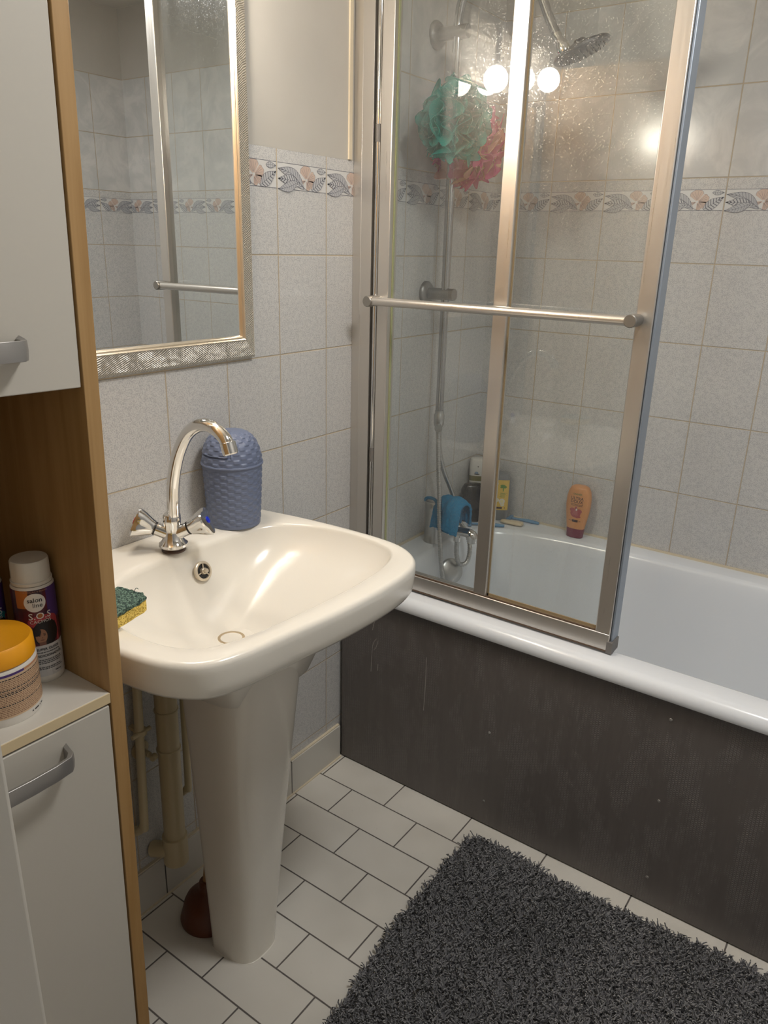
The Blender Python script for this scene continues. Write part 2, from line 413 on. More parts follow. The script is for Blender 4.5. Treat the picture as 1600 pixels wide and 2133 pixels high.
rs = [(.767, .292, 4.6, .539), (.762, .287, 4.5, .5375), (.757, .282, 4.5, .533), (.753, .278, 4.4, .526), (.745, .272, 4.3, .50), (.735, .265, 4.2, .45), (.715, .255, 4., .36), (.69, .243, 3.6, .26), (.66, .225, 3.4, .20), (.61, .19, 3.2, .17), (.50, .13, 2.8, .158), (.25, .06, 2.4, .154), (.02, .01, 2, .153)]
for a, b, n, z in rs: R.append(sqring(ic[0] - (0 if z > .5 else (.54 - z) * .05), ic[1], a, b, n, z))
G().rings(R, None, False, True).obj('basin', tub, m_tub, angle=50)
ov = G().lathe((.118, .362, .462), [(.002, -.03), (.018, -.03), (.018, -.004), (.034, -.004), (.036, .0), (.036, .006), (.032, .010), (.012, .012), (.0005, .012)], 40, (.80, -.42, .35))
ov.obj('overflow_cover', tub, m_chrome_dull, label='round satin overflow cover')
apr = G().box((.011, .0, .004), (RW - .001, .012, .507)).obj('front_panel', tub, m_apron, bevel=.0008, label='dark brown embossed front panel')
for x, z in ((.452, .264), (.845, .268), (.848, .071), (.841, .462), (.452, .07)):
    G().lathe((x, .0005, z), [(.0004, 0), (.0032, 0), (.0032, .0012), (.0022, .0022), (.0021, .0010), (.0003, .0010)], 16, (0, -1, 0)).obj('screw', apr, m_chrome_dull)
m_scr = flat('pale_scratch', (.32, .30, .28))
for P in ([(.118, .455), (.112, .44), (.108, .42)], [(.121, .40), (.112, .385), (.108, .36), (.106, .30)], [(.126, .395), (.12, .375), (.113, .365)], [(.27, .40), (.271, .33), (.269, .25)], [(.128, .33), (.126, .31)]):
    Q = spline([Vector((x, -.0003, z)) for x, z in P], 6); V = []
    for i, q in enumerate(Q): w = .0006 + .0005 * abs(math.sin(i * 1.7)); V += [(q.x - w, -.0003, q.z), (q.x + w, -.0003, q.z)]
    G().add(V, [(2 * i, 2 * i + 1, 2 * i + 3, 2 * i + 2) for i in range(len(Q) - 1)]).obj('scratch_mark', apr, m_scr, smooth=False, label='pale scratch')
g = G().box((.001, YB - .006, .5385), (RW - .001, YB - .0002, .545)).box((.0002, .07, .5385), (.006, YB - .006, .545))
tagp(g.obj('trim_4', None, m_caulk), kind='structure')

# ================================================================ SHOWER SCREEN
S0, S1 = .035, .063
ss = empty('shower_screen', (.06, .05, .54), 'aluminium framed folding glass shower screen standing on the bath rim', 'shower screen')
g = G().box((.0005, .040, .545), (.026, .072, 2.0)).box((.026, .034, .545), (.056, .078, 2.0)).box((.0255, .0335, .545), (.0275, .034, 2.0)); g.obj('wall_profile', ss, m_alu, bevel=.0015)
G().tube([(.0665, .040, .56), (.0665, .040, 1.98)], .0062, 14).obj('hinge_rod', ss, m_chrome)
G().box((.0585, .046, .55), (.0715, .060, 1.99)).obj('hinge_channel', ss, m_alu_dark)
for z in (.862, 1.558):
    G().tube([(.0665, .0392, z - .017), (.0665, .0392, z + .017)], .0066, 14).obj('hinge_clip', ss, m_alu_dark)
TOPZ = 1.98
def stile(x0, x1, z0, z1, y0=S0, y1=S1): G().box((x0, y0, z0), (x1, y1, z1)).obj('stile', ss, m_alu, bevel=.0018)
stile(.074, .104, .562, TOPZ); stile(.364, .396, .582, TOPZ, .037, .060); stile(.657, .689, .562, TOPZ)
G().box((.6895, .040, .562), (.694, .076, TOPZ)).obj('edge_strip', ss, flat('grey_blue_strip', (.30, .35, .42), .35, metal=.4), bevel=.001, label='grey-blue magnetic edge strip')
G().box((.060, S0 - .001, .546), (.6885, S1, .584)).obj('bottom_rail', ss, m_alu, bevel=.002)
g = G().box((.100, S0 - .002, .5445), (.684, S0 + .002, .5475)).box((.10, S0 + .0012, .5835), (.657, S0 + .006, .586)); g.obj('rail_seam', ss, flat('dirty_seam', (.10, .06, .035)), smooth=False)
G().box((.074, S0, TOPZ), (.689, S1, TOPZ + .03)).obj('top_rail', ss, m_alu, bevel=.002)
G().box((.684, S0 - .0015, .541), (.697, .074, .568)).obj('end_cap', ss, m_alu_dark, bevel=.001)
for x0, x1 in ((.104, .364), (.396, .657)):
    p = G().box((x0, .049, .584), (x1, .053, TOPZ)).obj('glass_pane', ss, m_glass, smooth=False)
g = G().box((.1041, .0478, .586), (.1055, .0542, TOPZ)); g.obj('edge_gasket', ss, m_glass_edge)
g = G().box((.396, .046, .584), (.657, .0489, .5905)).box((.396, .046, .584), (.3985, .0489, 1.97)); g.obj('stained_gasket', ss, m_seal, label='brown stained rubber gasket')
tb = G().tube([(.079, .002, 1.2195), (.662, .002, 1.2185)], .0092, 20).obj('towel_bar', ss, m_chrome_dull if False else m_alu, label='satin horizontal grab bar')
for x in (.079, .662):
    G().lathe((x, S0, 1.219), [(.0105, 0), (.0105, .012), (.0118, .014), (.0118, .044), (.0105, .0455), (.0003, .0455)], 28, (0, -1, 0)).obj('bar_mount', tb, flat('grey_end_cap', (.30, .285, .26), .35, metal=.8))

# ================================================================ SHOWER COLUMN
RX, RY = .060, .352
m_brk = Mat('grey_bracket', (.30, .30, .30), .38, .9).m
col = empty('shower_column', (RX, RY, .9), 'chrome shower riser with overhead rain head on the tiled wall', 'shower')
G().tube([(RX, RY, .905), (RX, RY, 1.30)], .0105, 20).obj('riser_pipe', col, m_riser)
G().tube([(RX, RY, 1.30), (RX, RY, 1.80)], .0112, 20).obj('riser_pipe', col, m_riser)
arm = spline([(RX, RY, 1.79), (RX, RY, 1.83), (.068, RY, 1.87), (.09, RY, 1.905), (.125, RY, 1.932), (.165, RY, 1.940), (.205, RY, 1.928), (.235, RY, 1.900), (.262, RY, 1.855), (.285, RY, 1.81), (.312, RY, 1.765)], 6)
G().tube(arm, .0104, 18).obj('shower_arm', col, m_riser)
for z in (1.221, 1.806):
    br = G().lathe((.0005, RY, z), [(.031, 0), (.031, .004), (.026, .010), (.015, .013), (.015, .085), (.0145, .087), (.0003, .087)], 32, (1, .0, 0))
    br.obj('wall_bracket', col, m_brk)
hd = Vector((.368, RY, 1.738)); hn = Vector((.36, .13, -.92)).normalized()
sh = G().lathe(hd, [(.0005, -.024), (.010, -.022), (.017, -.016), (.040, -.009), (.060, -.004), (.062, 0), (.061, .004), (.058, .006), (.0005, .006)], 48, hn).obj('shower_head', col, Mat('scaled_dark_chrome', (.22, .22, .23), .3, 1.).m, label='round flat overhead shower head')
g = G()
for r, n in ((.012, 6), (.024, 12), (.036, 18), (.048, 24)):
    for k in range(n):
        a = 2 * PI * k / n; t = hn.orthogonal().normalized(); b = hn.cross(t); c = hd + t * r * math.cos(a) + b * r * math.sin(a)
        g.lathe(c, [(.0013, .006), (.0011, .009), (.0002, .009)], 6, hn)
g.obj('nozzles', sh, flat('grey_rubber', (.2, .2, .2)))
G().lathe((.312, RY, 1.765), [(.0095, -.01), (.0115, -.01), (.0115, .008), (.014, .012), (.015, .026), (.012, .036), (.0005, .04)], 24, (.028, 0, -.04)).obj('swivel_joint', col, m_chrome)
dv = G().lathe((RX, RY, .862), [(.0003, 0), (.008, 0), (.0095, .004), (.0105, .014), (.0135, .018), (.0145, .03), (.0145, .046), (.0115, .050), (.0115, .058), (.0003, .058)], 28).obj('diverter', col, m_chrome_dull)
G().lathe((RX + .004, RY - .008, .880), [(.008, 0), (.008, .014), (.0105, .016), (.0105, .026), (.0003, .027)], 20, (.5, -.8, -.1)).obj('diverter_knob', dv, m_chrome_dull)
def hose(P, name, parent, r=.0068, step=.0021):
    S = spline(P, 40); L = [0]
    for a, b in zip(S[:-1], S[1:]): L.append(L[-1] + (b - a).length)
    n = int(L[-1] / step); Q = []; j = 0
    for i in range(n + 1):
        d = L[-1] * i / n
        while j < len(L) - 2 and L[j + 1] < d: j += 1
        t = (d - L[j]) / max(1e-9, L[j + 1] - L[j]); Q.append(S[j].lerp(S[j + 1], t))
    return G().tube(Q, r, 10, rf=lambda i: r if i % 3 else r * .80).obj(name, parent, m_chrome_dull, angle=80)
hose([(RX + .008, RY - .014, .872), (.074, .335, .80), (.088, .326, .70), (.100, .316, .62), (.112, .306, .55), (.128, .300, .47), (.150, .300, .40), (.21, .32, .27), (.30, .36, .185), (.42, .40, .17)], 'front_hose', col)
hose([(RX, RY + .002, .868), (.062, .362, .80), (.066, .385, .74), (.076, .420, .67), (.092, .43, .60), (.128, .425, .56), (.150, .408, .525), (.153, .390, .490), (.142, .368, .487), (.134, .362, .515), (.133, .360, .560)], 'rear_hose', col)

# ================================================================ BATH MIXER + CLOTH
mx = empty('bath_mixer', (.054, .36, .54), 'dull chrome deck-mounted bath tap partly covered by a blue cloth', 'tap')
G().lathe((.054, .360, .5392), [(.0265, 0), (.0265, .004), (.0255, .006), (.0255, .092), (.0262, .093), (.0262, .118), (.024, .121), (.0005, .121)], 40).obj('mixer_body', mx, m_chrome_dull)
G().tube(spline([(.070, .362, .588), (.11, .363, .585), (.150, .364, .587), (.172, .364, .588), (.180, .364, .577), (.181, .364, .564)], 6), .0125, 20, rf=lambda i: .0125 if i < 20 else .0150).obj('spout', mx, m_chrome)
G().lathe((.134, .361, .556), [(.008, 0), (.0105, .002), (.0105, .016), (.009, .026)], 20).obj('hose_outlet', mx, m_chrome)
cl = empty('wash_cloth', (.11, .36, .62), 'bright blue terry wash cloth draped over the bath tap', 'cloth')
prof = []  # draped over the spout: section in y-z, swept along x
def cloth_sheet(x0, x1, off):
    R = []
    NX = 36; NS = 44
    for i in range(NX + 1):
        u = i / NX; x = x0 + (x1 - x0) * u; row = []
        top = .652 + .022 * math.sin(PI * min(1, u * 1.1)) + .003 * math.sin(6 * u + 1) + .012 * u
        hang = .593 + .005 * math.sin(5 * u)
        for k in range(NS + 1):
            t = k / NS; fold = .0030 * math.sin(15 * u + 2) * math.sin(PI * t) + .0012 * math.sin(27 * u + 5 * t)
            w = .020 + off + fold * (1.2 if t > .5 else .7) + .005 * math.sin(3 * u)
            if t < .38: z = hang + (top - .020 - hang) * (t / .38); y = .360 - w - .010 * (1 - t / .38)
            elif t > .62: z = top - .020 + (hang + .012 - (top - .020)) * ((t - .62) / .38); y = .362 + w + .006 * (t - .62)
            else: a = PI * (t - .38) / .24; z = top - .020 + .020 * math.sin(a); y = .361 - w * math.cos(a)
            row.append(Vector((x, y, z)))
        R.append(row)
    return R
g = G().rings(cloth_sheet(.068, .128, .003), None, closed=False); g.rings(cloth_sheet(.096, .154, .009), None, closed=False)
c1 = g.obj('terry_sheet', cl, m_cloth, angle=180); md = c1.modifiers.new('s', 'SOLIDIFY'); md.thickness = .007; md.offset = 1
tx = bpy.data.textures.new('terry', 'CLOUDS'); tx.noise_scale = .008
sb = c1.modifiers.new('sub', 'SUBSURF'); sb.levels = sb.render_levels = 1
dm = c1.modifiers.new('d', 'DISPLACE'); dm.texture = tx; dm.strength = .0045; dm.texture_coords = 'LOCAL'
g = G(); lp = [(.070 + .0, .352, .650)] + [(.050 + .020 * math.cos(a), .345 + .006 * math.sin(a * .5), .661 + .0085 * math.sin(a)) for a in np.linspace(.3, 2 * PI - .3, 9)] + [(.070, .350, .655)]
g.tube(spline(lp, 6), .0045, 10).obj('hanging_loop', cl, m_cloth)

# ================================================================ BATH PUFFS
def puff(name, c, R, mats, seed, label, group='bath puffs on the riser', n=20):
    rg = np.random.default_rng(seed); root_ = empty(name, c, label, 'bath puff', group); g = G()
    for j in range(n):
        ax = Vector(rg.normal(size=3)).normalized(); t = ax.orthogonal().normalized(); b = ax.cross(t)
        h = rg.uniform(-.85, .85) * R; span = 2 * PI; a0 = rg.uniform(0, 6.28); ph = rg.uniform(0, 6.28, 3); NR = 7; NA = 110; rows = []
        fr = int(rg.integers(5, 9)); Ro = R * rg.uniform(.86, 1.06)
        for i in range(NR + 1):
            q = i / NR; row = []
            for k in range(NA + 1):
                a = a0 + span * k / NA; amp = R * .24 * q * q
                hh = h * q + amp * math.sin(fr * a + ph[0]) + amp * .40 * math.sin((fr - 3) * a + ph[1])
                rr = math.sqrt(max(.02 * R * R, Ro * Ro - (h * q) ** 2 * .8)) * (.22 + .78 * q) * (1 + .05 * math.sin(2 * a + ph[2]) * q)
                row.append(Vector(c) + ax * hh + (t * math.cos(a + .07 * math.sin(fr * a + 1)) + b * math.sin(a)) * rr)
            rows.append(row)
        g.rings(rows, mats[j % len(mats)], closed=False)
        # rolled bright edge
        g.tube(rows[-1], .0008, 5, mats[j % len(mats)])
    o = g.obj('net_ruffles', root_, smooth=True, angle=180)
    return root_
pf = puff('bath_puff', (.135, .232, 1.600), .078, [m_teal], 3, 'teal green mesh bath puff hanging on the shower riser')
puff('bath_puff', (.092, .382, 1.566), .084, [m_pink, m_pink, m_peach], 11, 'pink and peach mesh bath puff hanging behind the teal one')
G().tube(spline([(.130, .245, 1.66), (.085, .290, 1.700), (.070, .325, 1.715), (.062, .338, 1.716), (.060, .340, 1.690)], 6), .0022, 8).obj('cord', pf, m_teal)
hk = empty('hanging_hook', (RX, RY, 1.70), 'small black and brown clip holding the bath puffs on the riser', 'hook')
G().lathe((RX, RY, 1.694), [(.0093, 0), (.0125, 0), (.0125, .012), (.0093, .012)], 24).obj('clip_ring', hk, flat('brown_band', (.16, .09, .05)))
G().box((RX - .006, RY - .028, 1.698), (RX + .004, RY - .010, 1.712)).obj('clip_body', hk, m_black, bevel=.002)

# ================================================================ SINK
sk = empty('pedestal_sink', (.24, -.58, 0), 'cream ceramic pedestal sink under the mirror', 'sink')
op = [(.0, -.318), (.05, -.313), (.15, -.298), (.27, -.290), (.365, -.295), (.418, -.315), (.452, -.350), (.468, -.40), (.4735, -.48), (.470, -.58), (.458, -.68), (.449, -.755), (.430, -.812), (.392, -.842), (.345, -.857), (.27, -.864), (.15, -.858), (.05, -.842), (.0, -.832)]
ip = [(.098, -.56), (.100, -.47), (.108, -.415), (.132, -.366), (.175, -.335), (.235, -.318), (.300, -.315), (.360, -.324), (.394, -.348), (.413, -.395), (.423, -.47), (.4235, -.56), (.418, -.66), (.407, -.735), (.385, -.785), (.345, -.808), (.29, -.815), (.225, -.808), (.170, -.785), (.130, -.745), (.106, -.69), (.098, -.62)]
def radial(P, closed, cx, cy, ang):
    Q = [Vector((x, y, 0)) for x, y in P]
    if closed: S = spline(Q[-2:] + Q + Q[:3], 10)
    else: S = spline(Q, 10) + [Q[0]]
    out = []
    for a in ang:
        d = Vector((math.cos(a), math.sin(a), 0)); best = None
        for p, q in zip(S[:-1], S[1:]):
            e = q - p; den = d.x * e.y - d.y * e.x
            if abs(den) < 1e-12: continue
            px, py = p.x - cx, p.y - cy
            t = (px * e.y - py * e.x) / den; s_ = (px * d.y - py * d.x) / den
            if t > 0 and -1e-6 <= s_ <= 1 + 1e-6 and (best is None or t > best): best = t
        out.append((cx + d.x * best, cy + d.y * best))
    return out
SCX, SCY = .235, -.575; NA = 160
ANG = [2 * PI * k / NA for k in range(NA)]
for cxy in ((0, -.318), (0, -.832)):
    a = math.atan2(cxy[1] - SCY, cxy[0] - SCX) % (2 * PI); i = min(range(NA), key=lambda k: abs(ANG[k] - a)); ANG[i] = a
O = radial(op, False, SCX, SCY, ANG); I = radial(ip, True, SCX, SCY, ANG)
def mixr(A, B, t, z): return [Vector((a[0] + (b[0] - a[0]) * t, a[1] + (b[1] - a[1]) * t, z)) for a, b in zip(A, B)]
DR = [(.218 + .021 * math.cos(a), -.575 + .021 * math.sin(a)) for a in ANG]
def inset(P, d, z, keepwall=True):
    out = []
    for (x, y) in P:
        v = Vector((SCX - x, SCY - y)); L = v.length; v.normalize(); nx, ny = x + v.x * d, y + v.y * d
        if keepwall and x < .002: nx = x
        out.append(Vector((max(nx, 0.0008), ny, z)))
    return out
PC = (.245, -.58)
def toward(P, t, z): return [Vector((max(.0008, PC[0] + (p[0] - PC[0]) * t), PC[1] + (p[1] - PC[1]) * t, z)) for p in P]
R = []
R.append([Vector((PC[0] + .07 * math.cos(a), PC[1] + .07 * math.sin(a), .600)) for a in ANG])
for tx_, ty_, z in ((.40, .36, .625), (.46, .43, .668), (.56, .48, .697), (.69, .53, .714), (.74, .62, .729), (.80, .76, .745), (.90, .88, .7535)): R.append([Vector((max(.0008, PC[0] + (p[0] - PC[0]) * tx_), PC[1] + (p[1] - PC[1]) * ty_, z)) for p in O])
R.append(inset(O, .010, .7565)); R.append(inset(O, .0055, .763)); R.append(inset(O, .004, .775)); R.append(inset(O, .0015, .797))
for k in range(1, 7):
    a = k / 6 * PI / 2; R.append(inset(O, .0015 + .010 * (1 - math.cos(a)), .803 + .011 * math.sin(a)))
R.append(mixr(O, I, .5, .8145)); R.append(mixr(O, I, .86, .8135)); R.append(mixr(O, I, .95, .8115))
for t, z in ((1., .8070), (.985, .8005), (.965, .792), (.93, .781), (.87, .767), (.79, .753), (.70, .7405), (.58, .726), (.44, .711), (.28, .695), (.12, .683), (.03, .679), (.0, .676)): R.append(mixr(DR, I, t, z))
R.append([Vector((p[0], p[1], .655)) for p in DR])
G().rings(R, None, False, False).obj('basin', sk, m_sink, angle=60)
def pring(cx, cy, a, b, n, z, N=72, back=None):
    r_ = []
    for k in range(N):
        t = 2 * PI * k / N; c, s_ = math.cos(t), math.sin(t); nn = n
        x = a * math.copysign(abs(c) ** (2 / nn), c); y = b * math.copysign(abs(s_) ** (2 / nn), s_)
        if back is not None: x = max(x, -back)
        r_.append(Vector((cx + x, cy + y, z)))
    return r_
R = []
for i in range(15):
    t = i / 14; z = .001 + .68 * t; e = t ** 1.12
    R.append(pring(.215 + .030 * e, -.581 - .008 * e, .065 + .041 * e, .053 + .039 * e, 3.1, z, back=.028 + .02 * e))
R.insert(0, [v + Vector((v.x - .21, v.y + .585, 0)).normalized() * .003 for v in pring(.215, -.581, .065, .053, 2.7, 0.0005, back=.028)])
G().rings(R, None, True, True).obj('pedestal', sk, m_sink, angle=50)
dr = G().lathe((.218, -.575, .679), [(.0235, .0015), (.0235, .0025), (.019, .0025), (.017, -.002), (.012, -.012), (.0004, -.013)], 36); dr.obj('drain_ring', sk, flat('tarnished_chrome', (.62, .50, .34), .3, metal=.7))
on_ = Vector((.93, 0.0, .36)).normalized(); oc = Vector((.1185, -.545, .770))
ovf = G().lathe(oc, [(.0125, -.002), (.0185, -.002), (.0185, .002), (.0165, .0035), (.0140, .0035), (.0135, .0005)], 36, on_, cap0=False, cap1=False)
t = on_.orthogonal().normalized(); b = on_.cross(t)
for k in range(3):
    a = 2 * PI * k / 3 + .5; d = t * math.cos(a) + b * math.sin(a); ovf.tube([oc + d * .003 + on_ * .0015, oc + d * .0145 + on_ * .0015], .0012, 8)
ovf.lathe(oc, [(.0060, -.003), (.0060, .006), (.0045, .007), (.0040, .012), (.003, .013), (.0003, .013)], 20, on_)
of = ovf.obj('overflow_grille', sk, flat('beige_metal', (.62, .54, .42), .3, metal=.4))
G().lathe(oc, [(.0003, .0), (.0138, .0)], 28, on_, cap0=False, cap1=False).obj('overflow_hole', of, m_black, smooth=False)

# ---- tap on the sink
fx, fy = .086, -.580
fc = empty('basin_tap', (fx, fy, .815), 'chrome swan-neck tap with two handles on the sink', 'tap')
G().lathe((fx, fy, .8145), [(.021, 0), (.021, .004), (.0195, .006), (.0195, .008)], 32).obj('base_washer', fc, flat('dark_brown_ring', (.06, .035, .025), .3, metal=.5))
g = G().lathe((fx, fy, .8225), [(.0240, 0), (.0255, .002), (.0250, .006), (.0205, .010), (.0165, .018), (.0145, .030), (.0145, .040), (.0155, .044), (.0155, .052), (.0125, .060), (.0003, .061)], 40)
g.lathe((fx, fy, .843), [(.0125, 0), (.0120, .012), (.0118, .036), (.0003, .0365)], 28, (.72, .52, .42)); g.lathe((fx, fy, .843), [(.0125, 0), (.0120, .012), (.0118, .036), (.0003, .0365)], 28, (-.68, -.62, .40))
g.obj('tap_body', fc, m_chrome)
sp = spline([(.091, fy, .880), (.092, fy, .905), (.096, fy, .940), (.106, fy, .975), (.1185, fy, 1.003), (.137, fy, 1.030), (.160, fy, 1.048), (.186, fy, 1.056), (.210, fy, 1.052), (.228, fy, 1.041), (.238, fy, 1.027)], 6)
so = G().tube(sp, rf=lambda i: .0108, n=24, r=.01).obj('swan_neck_spout', fc, m_chrome)
G().lathe((.2345, fy, 1.036), [(.0105, 0), (.0125, .0015), (.0125, .019), (.0105, .021), (.010, .018), (.0003, .018)], 28, (.33, 0, -.94)).obj('aerator', so, m_chrome)
G().lathe((fx, fy, .876), [(.0160, 0), (.0150, .006), (.0115, .010), (.0100, .010)], 6, cap0=False).obj('spout_nut', fc, m_chrome, smooth=False, bevel=.0008)
for sg, axx, dot in ((1, (.72, .52, .42), (.0, .02, .55)), (-1, (-.68, -.62, .40), (.45, .02, .02))):
    ax = Vector(axx).normalized(); c0 = Vector((fx, fy, .843)); tt = ax.orthogonal().normalized(); bb = ax.cross(tt); Rr = []
    for h, r, lob in ((.034, .011, 0.), (.035, .0135, .05), (.042, .0155, .12), (.056, .0215, .18), (.066, .0240, .20), (.069, .0225, .20), (.070, .001, 0)):
        Rr.append([c0 + ax * h + (tt * math.cos(a) + bb * math.sin(a)) * r * (1 + lob * math.cos(3 * a)) for a in [2 * PI * k / 48 for k in range(48)]])
    hn_ = G().rings(Rr, None, True, True).obj('tap_handle', fc, m_chrome, angle=35)
    G().lathe(c0 + ax * .0698, [(.0062, 0), (.0062, .001), (.0003, .0016)], 24, ax).obj('handle_dot', hn_, flat('temperature_dot', dot, .3), label='blue dot' if sg > 0 else 'red dot')
    G().lathe(c0 + ax * .031, [(.0122, 0), (.0122, .003)], 24, ax, cap0=False, cap1=False).obj('handle_gasket', hn_, m_black)

# ---- small bin
BX, BY, BZ = .0605, -.408, .8145
bn = empty('swing_lid_bin', (BX, BY, BZ), 'small blue-grey woven-pattern bin with swing lid on the sink edge', 'bin')
def weave(a, z, p0=.0016):
    row = math.floor(z / .0068); u = a / (2 * PI) * 26; c = math.floor(u); fu = u - c; fz = z / .0068 - row
    e = min(1, math.sin(PI * fz) * 2.2) * min(1, math.sin(PI * fu) * 1.6)
    return p0 * (e * .8 - .3) if (row + c) % 2 == 0 else -p0 * .25 * e - p0 * .3
def brad(z): return .0505 + (.0062) * (z / .122) ** .9
R = []; NT = 312
zs = np.linspace(0, .120, 142)
for z in zs:
    w = 1 if .006 < z < .114 else 0
    R.append([Vector((BX + math.cos(a) * (brad(z) + w * weave(a, z)), BY + math.sin(a) * (brad(z) + w * weave(a, z)), BZ + z)) for a in [2 * PI * k / NT for k in range(NT)]])
G().rings(R, None, True, True).obj('bin_body', bn, m_bin, angle=25)
G().lathe((BX, BY, BZ + .1195), [(.0560, 0), (.0590, .0005), (.0595, .0025), (.0585, .0045), (.0560, .005)], 80, cap0=False, cap1=False).obj('rim_ring', bn, m_bin)
def dome(t): # t 0 bottom .. 1 top
    a = t * PI / 2; return .0570 * math.cos(a) ** .62, BZ + .124 + .061 * math.sin(a) ** 1.15
F0 = math.radians(-100)   # swing flap faces this azimuth
def flapmask(a, t):
    d = (a - F0 + PI) % (2 * PI) - PI; return abs(d) < .95 and t > .20
R = []
for t in np.linspace(0, .995, 96):
    r, z = dome(t); row = []
    for k in range(NT):
        a = 2 * PI * k / NT; d = abs((a - F0 + PI) % (2 * PI) - PI); 
        edge = max(d - .90, (.22 - t) * 3.2); gr = -.0028 if abs(edge) < .045 and t < .93 else (.0010 if edge < 0 else 0)
        wv = weave(a, t * .075, .0014) if t < .80 and abs(edge) > .07 else 0
        rr = max(.0004, r + wv + gr); row.append(Vector((BX + math.cos(a) * rr, BY + math.sin(a) * rr, z)))
    R.append(row)
G().rings(R, None, True, True).obj('swing_lid', bn, m_bin, angle=25)

# ---- sponge
sg_ = empty('kitchen_sponge', (.225, -.815, .818), 'yellow sponge with green scouring side lying on the sink rim by the cabinet', 'sponge')
def rbox(c, hx, hy, z0, z1, rot, tilt, nx=14, ny=10, jit=.0006):
    g = G(); R = []
    Mx = Matrix.Rotation(rot, 3, 'Z') @ Matrix.Rotation(tilt, 3, 'X')
    for z in (z0, (z0 + z1) / 2, z1):
        ring = []
        for k in range(48):
            a = 2 * PI * k / 48; r = (abs(math.cos(a)) ** 12 + abs(math.sin(a)) ** 12) ** (-1 / 12)
            ring.append(Vector(c) + Mx @ Vector((hx * r * math.cos(a) + rng.normal() * jit, hy * r * math.sin(a) + rng.normal() * jit, z + rng.normal() * jit * .6)))
        R.append(ring)
    return g.rings(R, None, True, True)
rbox((.228, -.812, .8165), .030, .045, .0, .017, .10, .10).obj('foam_block', sg_, m_foam, bevel=.001)
rbox((.228, -.812, .8165), .0305, .0455, .0173, .0235, .10, .10, jit=.0010).obj('scouring_pad', sg_, m_green_pad, bevel=.0008)
g = G().tube(spline([(.232, -.775, .842), (.234, -.773, .850), (.237, -.772, .853), (.236, -.769, .850)], 5), .0005, 6); g.obj('loose_thread', sg_, m_green_pad)

# ================================================================ MIRROR
mr = empty('wall_mirror', (.012, -.57, 1.12), 'large mirror in a ribbed silver frame above the sink', 'mirror')
y0, y1, z0, z1 = -.845, -.2875, 1.1190, 1.770; fw = .040
def frame_prof(d):  # distance from outer edge -> x height
    pts = [(0, .004), (.001, .010), (.004, .013), (.033, .023), (.0345, .0245)]
    return pts
R = []
for d, h in [(0, .001), (0, .010), (.004, .0135), (.030, .0225), (.032, .0235)]:
    R.append([Vector((h, y, z)) for y, z in ((y0 + d * 1.13, z0 + d * 1.13), (y1 - d * 1.13, z0 + d * 1.13), (y1 - d * 1.13, z1 - d * 1.13), (y0 + d * 1.13, z1 - d * 1.13))])
G().rings(R).obj('ribbed_frame', mr, m_frame, smooth=False)
R = []
for d, h in [(.032, .0235), (.0335, .0255), (.035, .0235), (.036, .0215), (.0375, .0225), (.039, .0200), (.0405, .0165)]:
    R.append([Vector((h, y, z)) for y, z in ((y0 + d * 1.13, z0 + d * 1.13), (y1 - d * 1.13, z0 + d * 1.13), (y1 - d * 1.13, z1 - d * 1.13), (y0 + d * 1.13, z1 - d * 1.13))])
G().rings(R).obj('inner_bead', mr, m_bead, smooth=False)
G().box((.002, y0 + .043, z0 + .043), (.0170, y1 - .043, z1 - .043)).obj('mirror_glass', mr, m_mirror, smooth=False)

# ================================================================ VANITY LAMP (three globes, above the mirror)
vl = empty('vanity_lamp', (.02, -.583, 1.86), 'three globe bulbs on a bar above the mirror, seen reflected in the shower glass', 'lamp')
G().box((.0005, -.80, 1.84), (.022, -.37, 1.885)).obj('lamp_bar', vl, m_white_lam, bevel=.004)
em = bpy.data.materials.new('glowing_globe'); em.use_nodes = True; nt = em.node_tree; nt.nodes.remove(nt.nodes['Principled BSDF'])
e = nt.nodes.new('ShaderNodeEmission'); e.inputs[0].default_value = (*BULB_COL, 1); e.inputs[1].default_value = BULB; nt.links.new(e.outputs[0], nt.nodes['Material Output'].inputs[0])
for y, z in ((-.432, 1.738), (-.583, 1.762), (-.741, 1.786)):
    G().tube(spline([(.022, y, 1.867), (.055, y, 1.865), (.070, y, 1.845), (.070, y, z + .032)], 5), .008, 12).obj('socket_arm', vl, m_chrome)
    G().lathe((.070, y, z), [(.0005, -.031), (.012, -.0285), (.022, -.022), (.029, -.011), (.031, 0), (.029, .011), (.022, .022), (.012, .0285), (.0005, .031)], 28).obj('globe_bulb', vl, em)
cl_ = empty('ceiling_lamp', (1.0, -.45, 2.14), 'flush round ceiling lamp above the rug', 'lamp')
G().lathe((1.0, -.45, CEIL - .0002), [(.17, 0), (.175, -.01), (.172, -.020), (.160, -.022)], 48, cap1=False).obj('lamp_housing', cl_, m_white_lam)

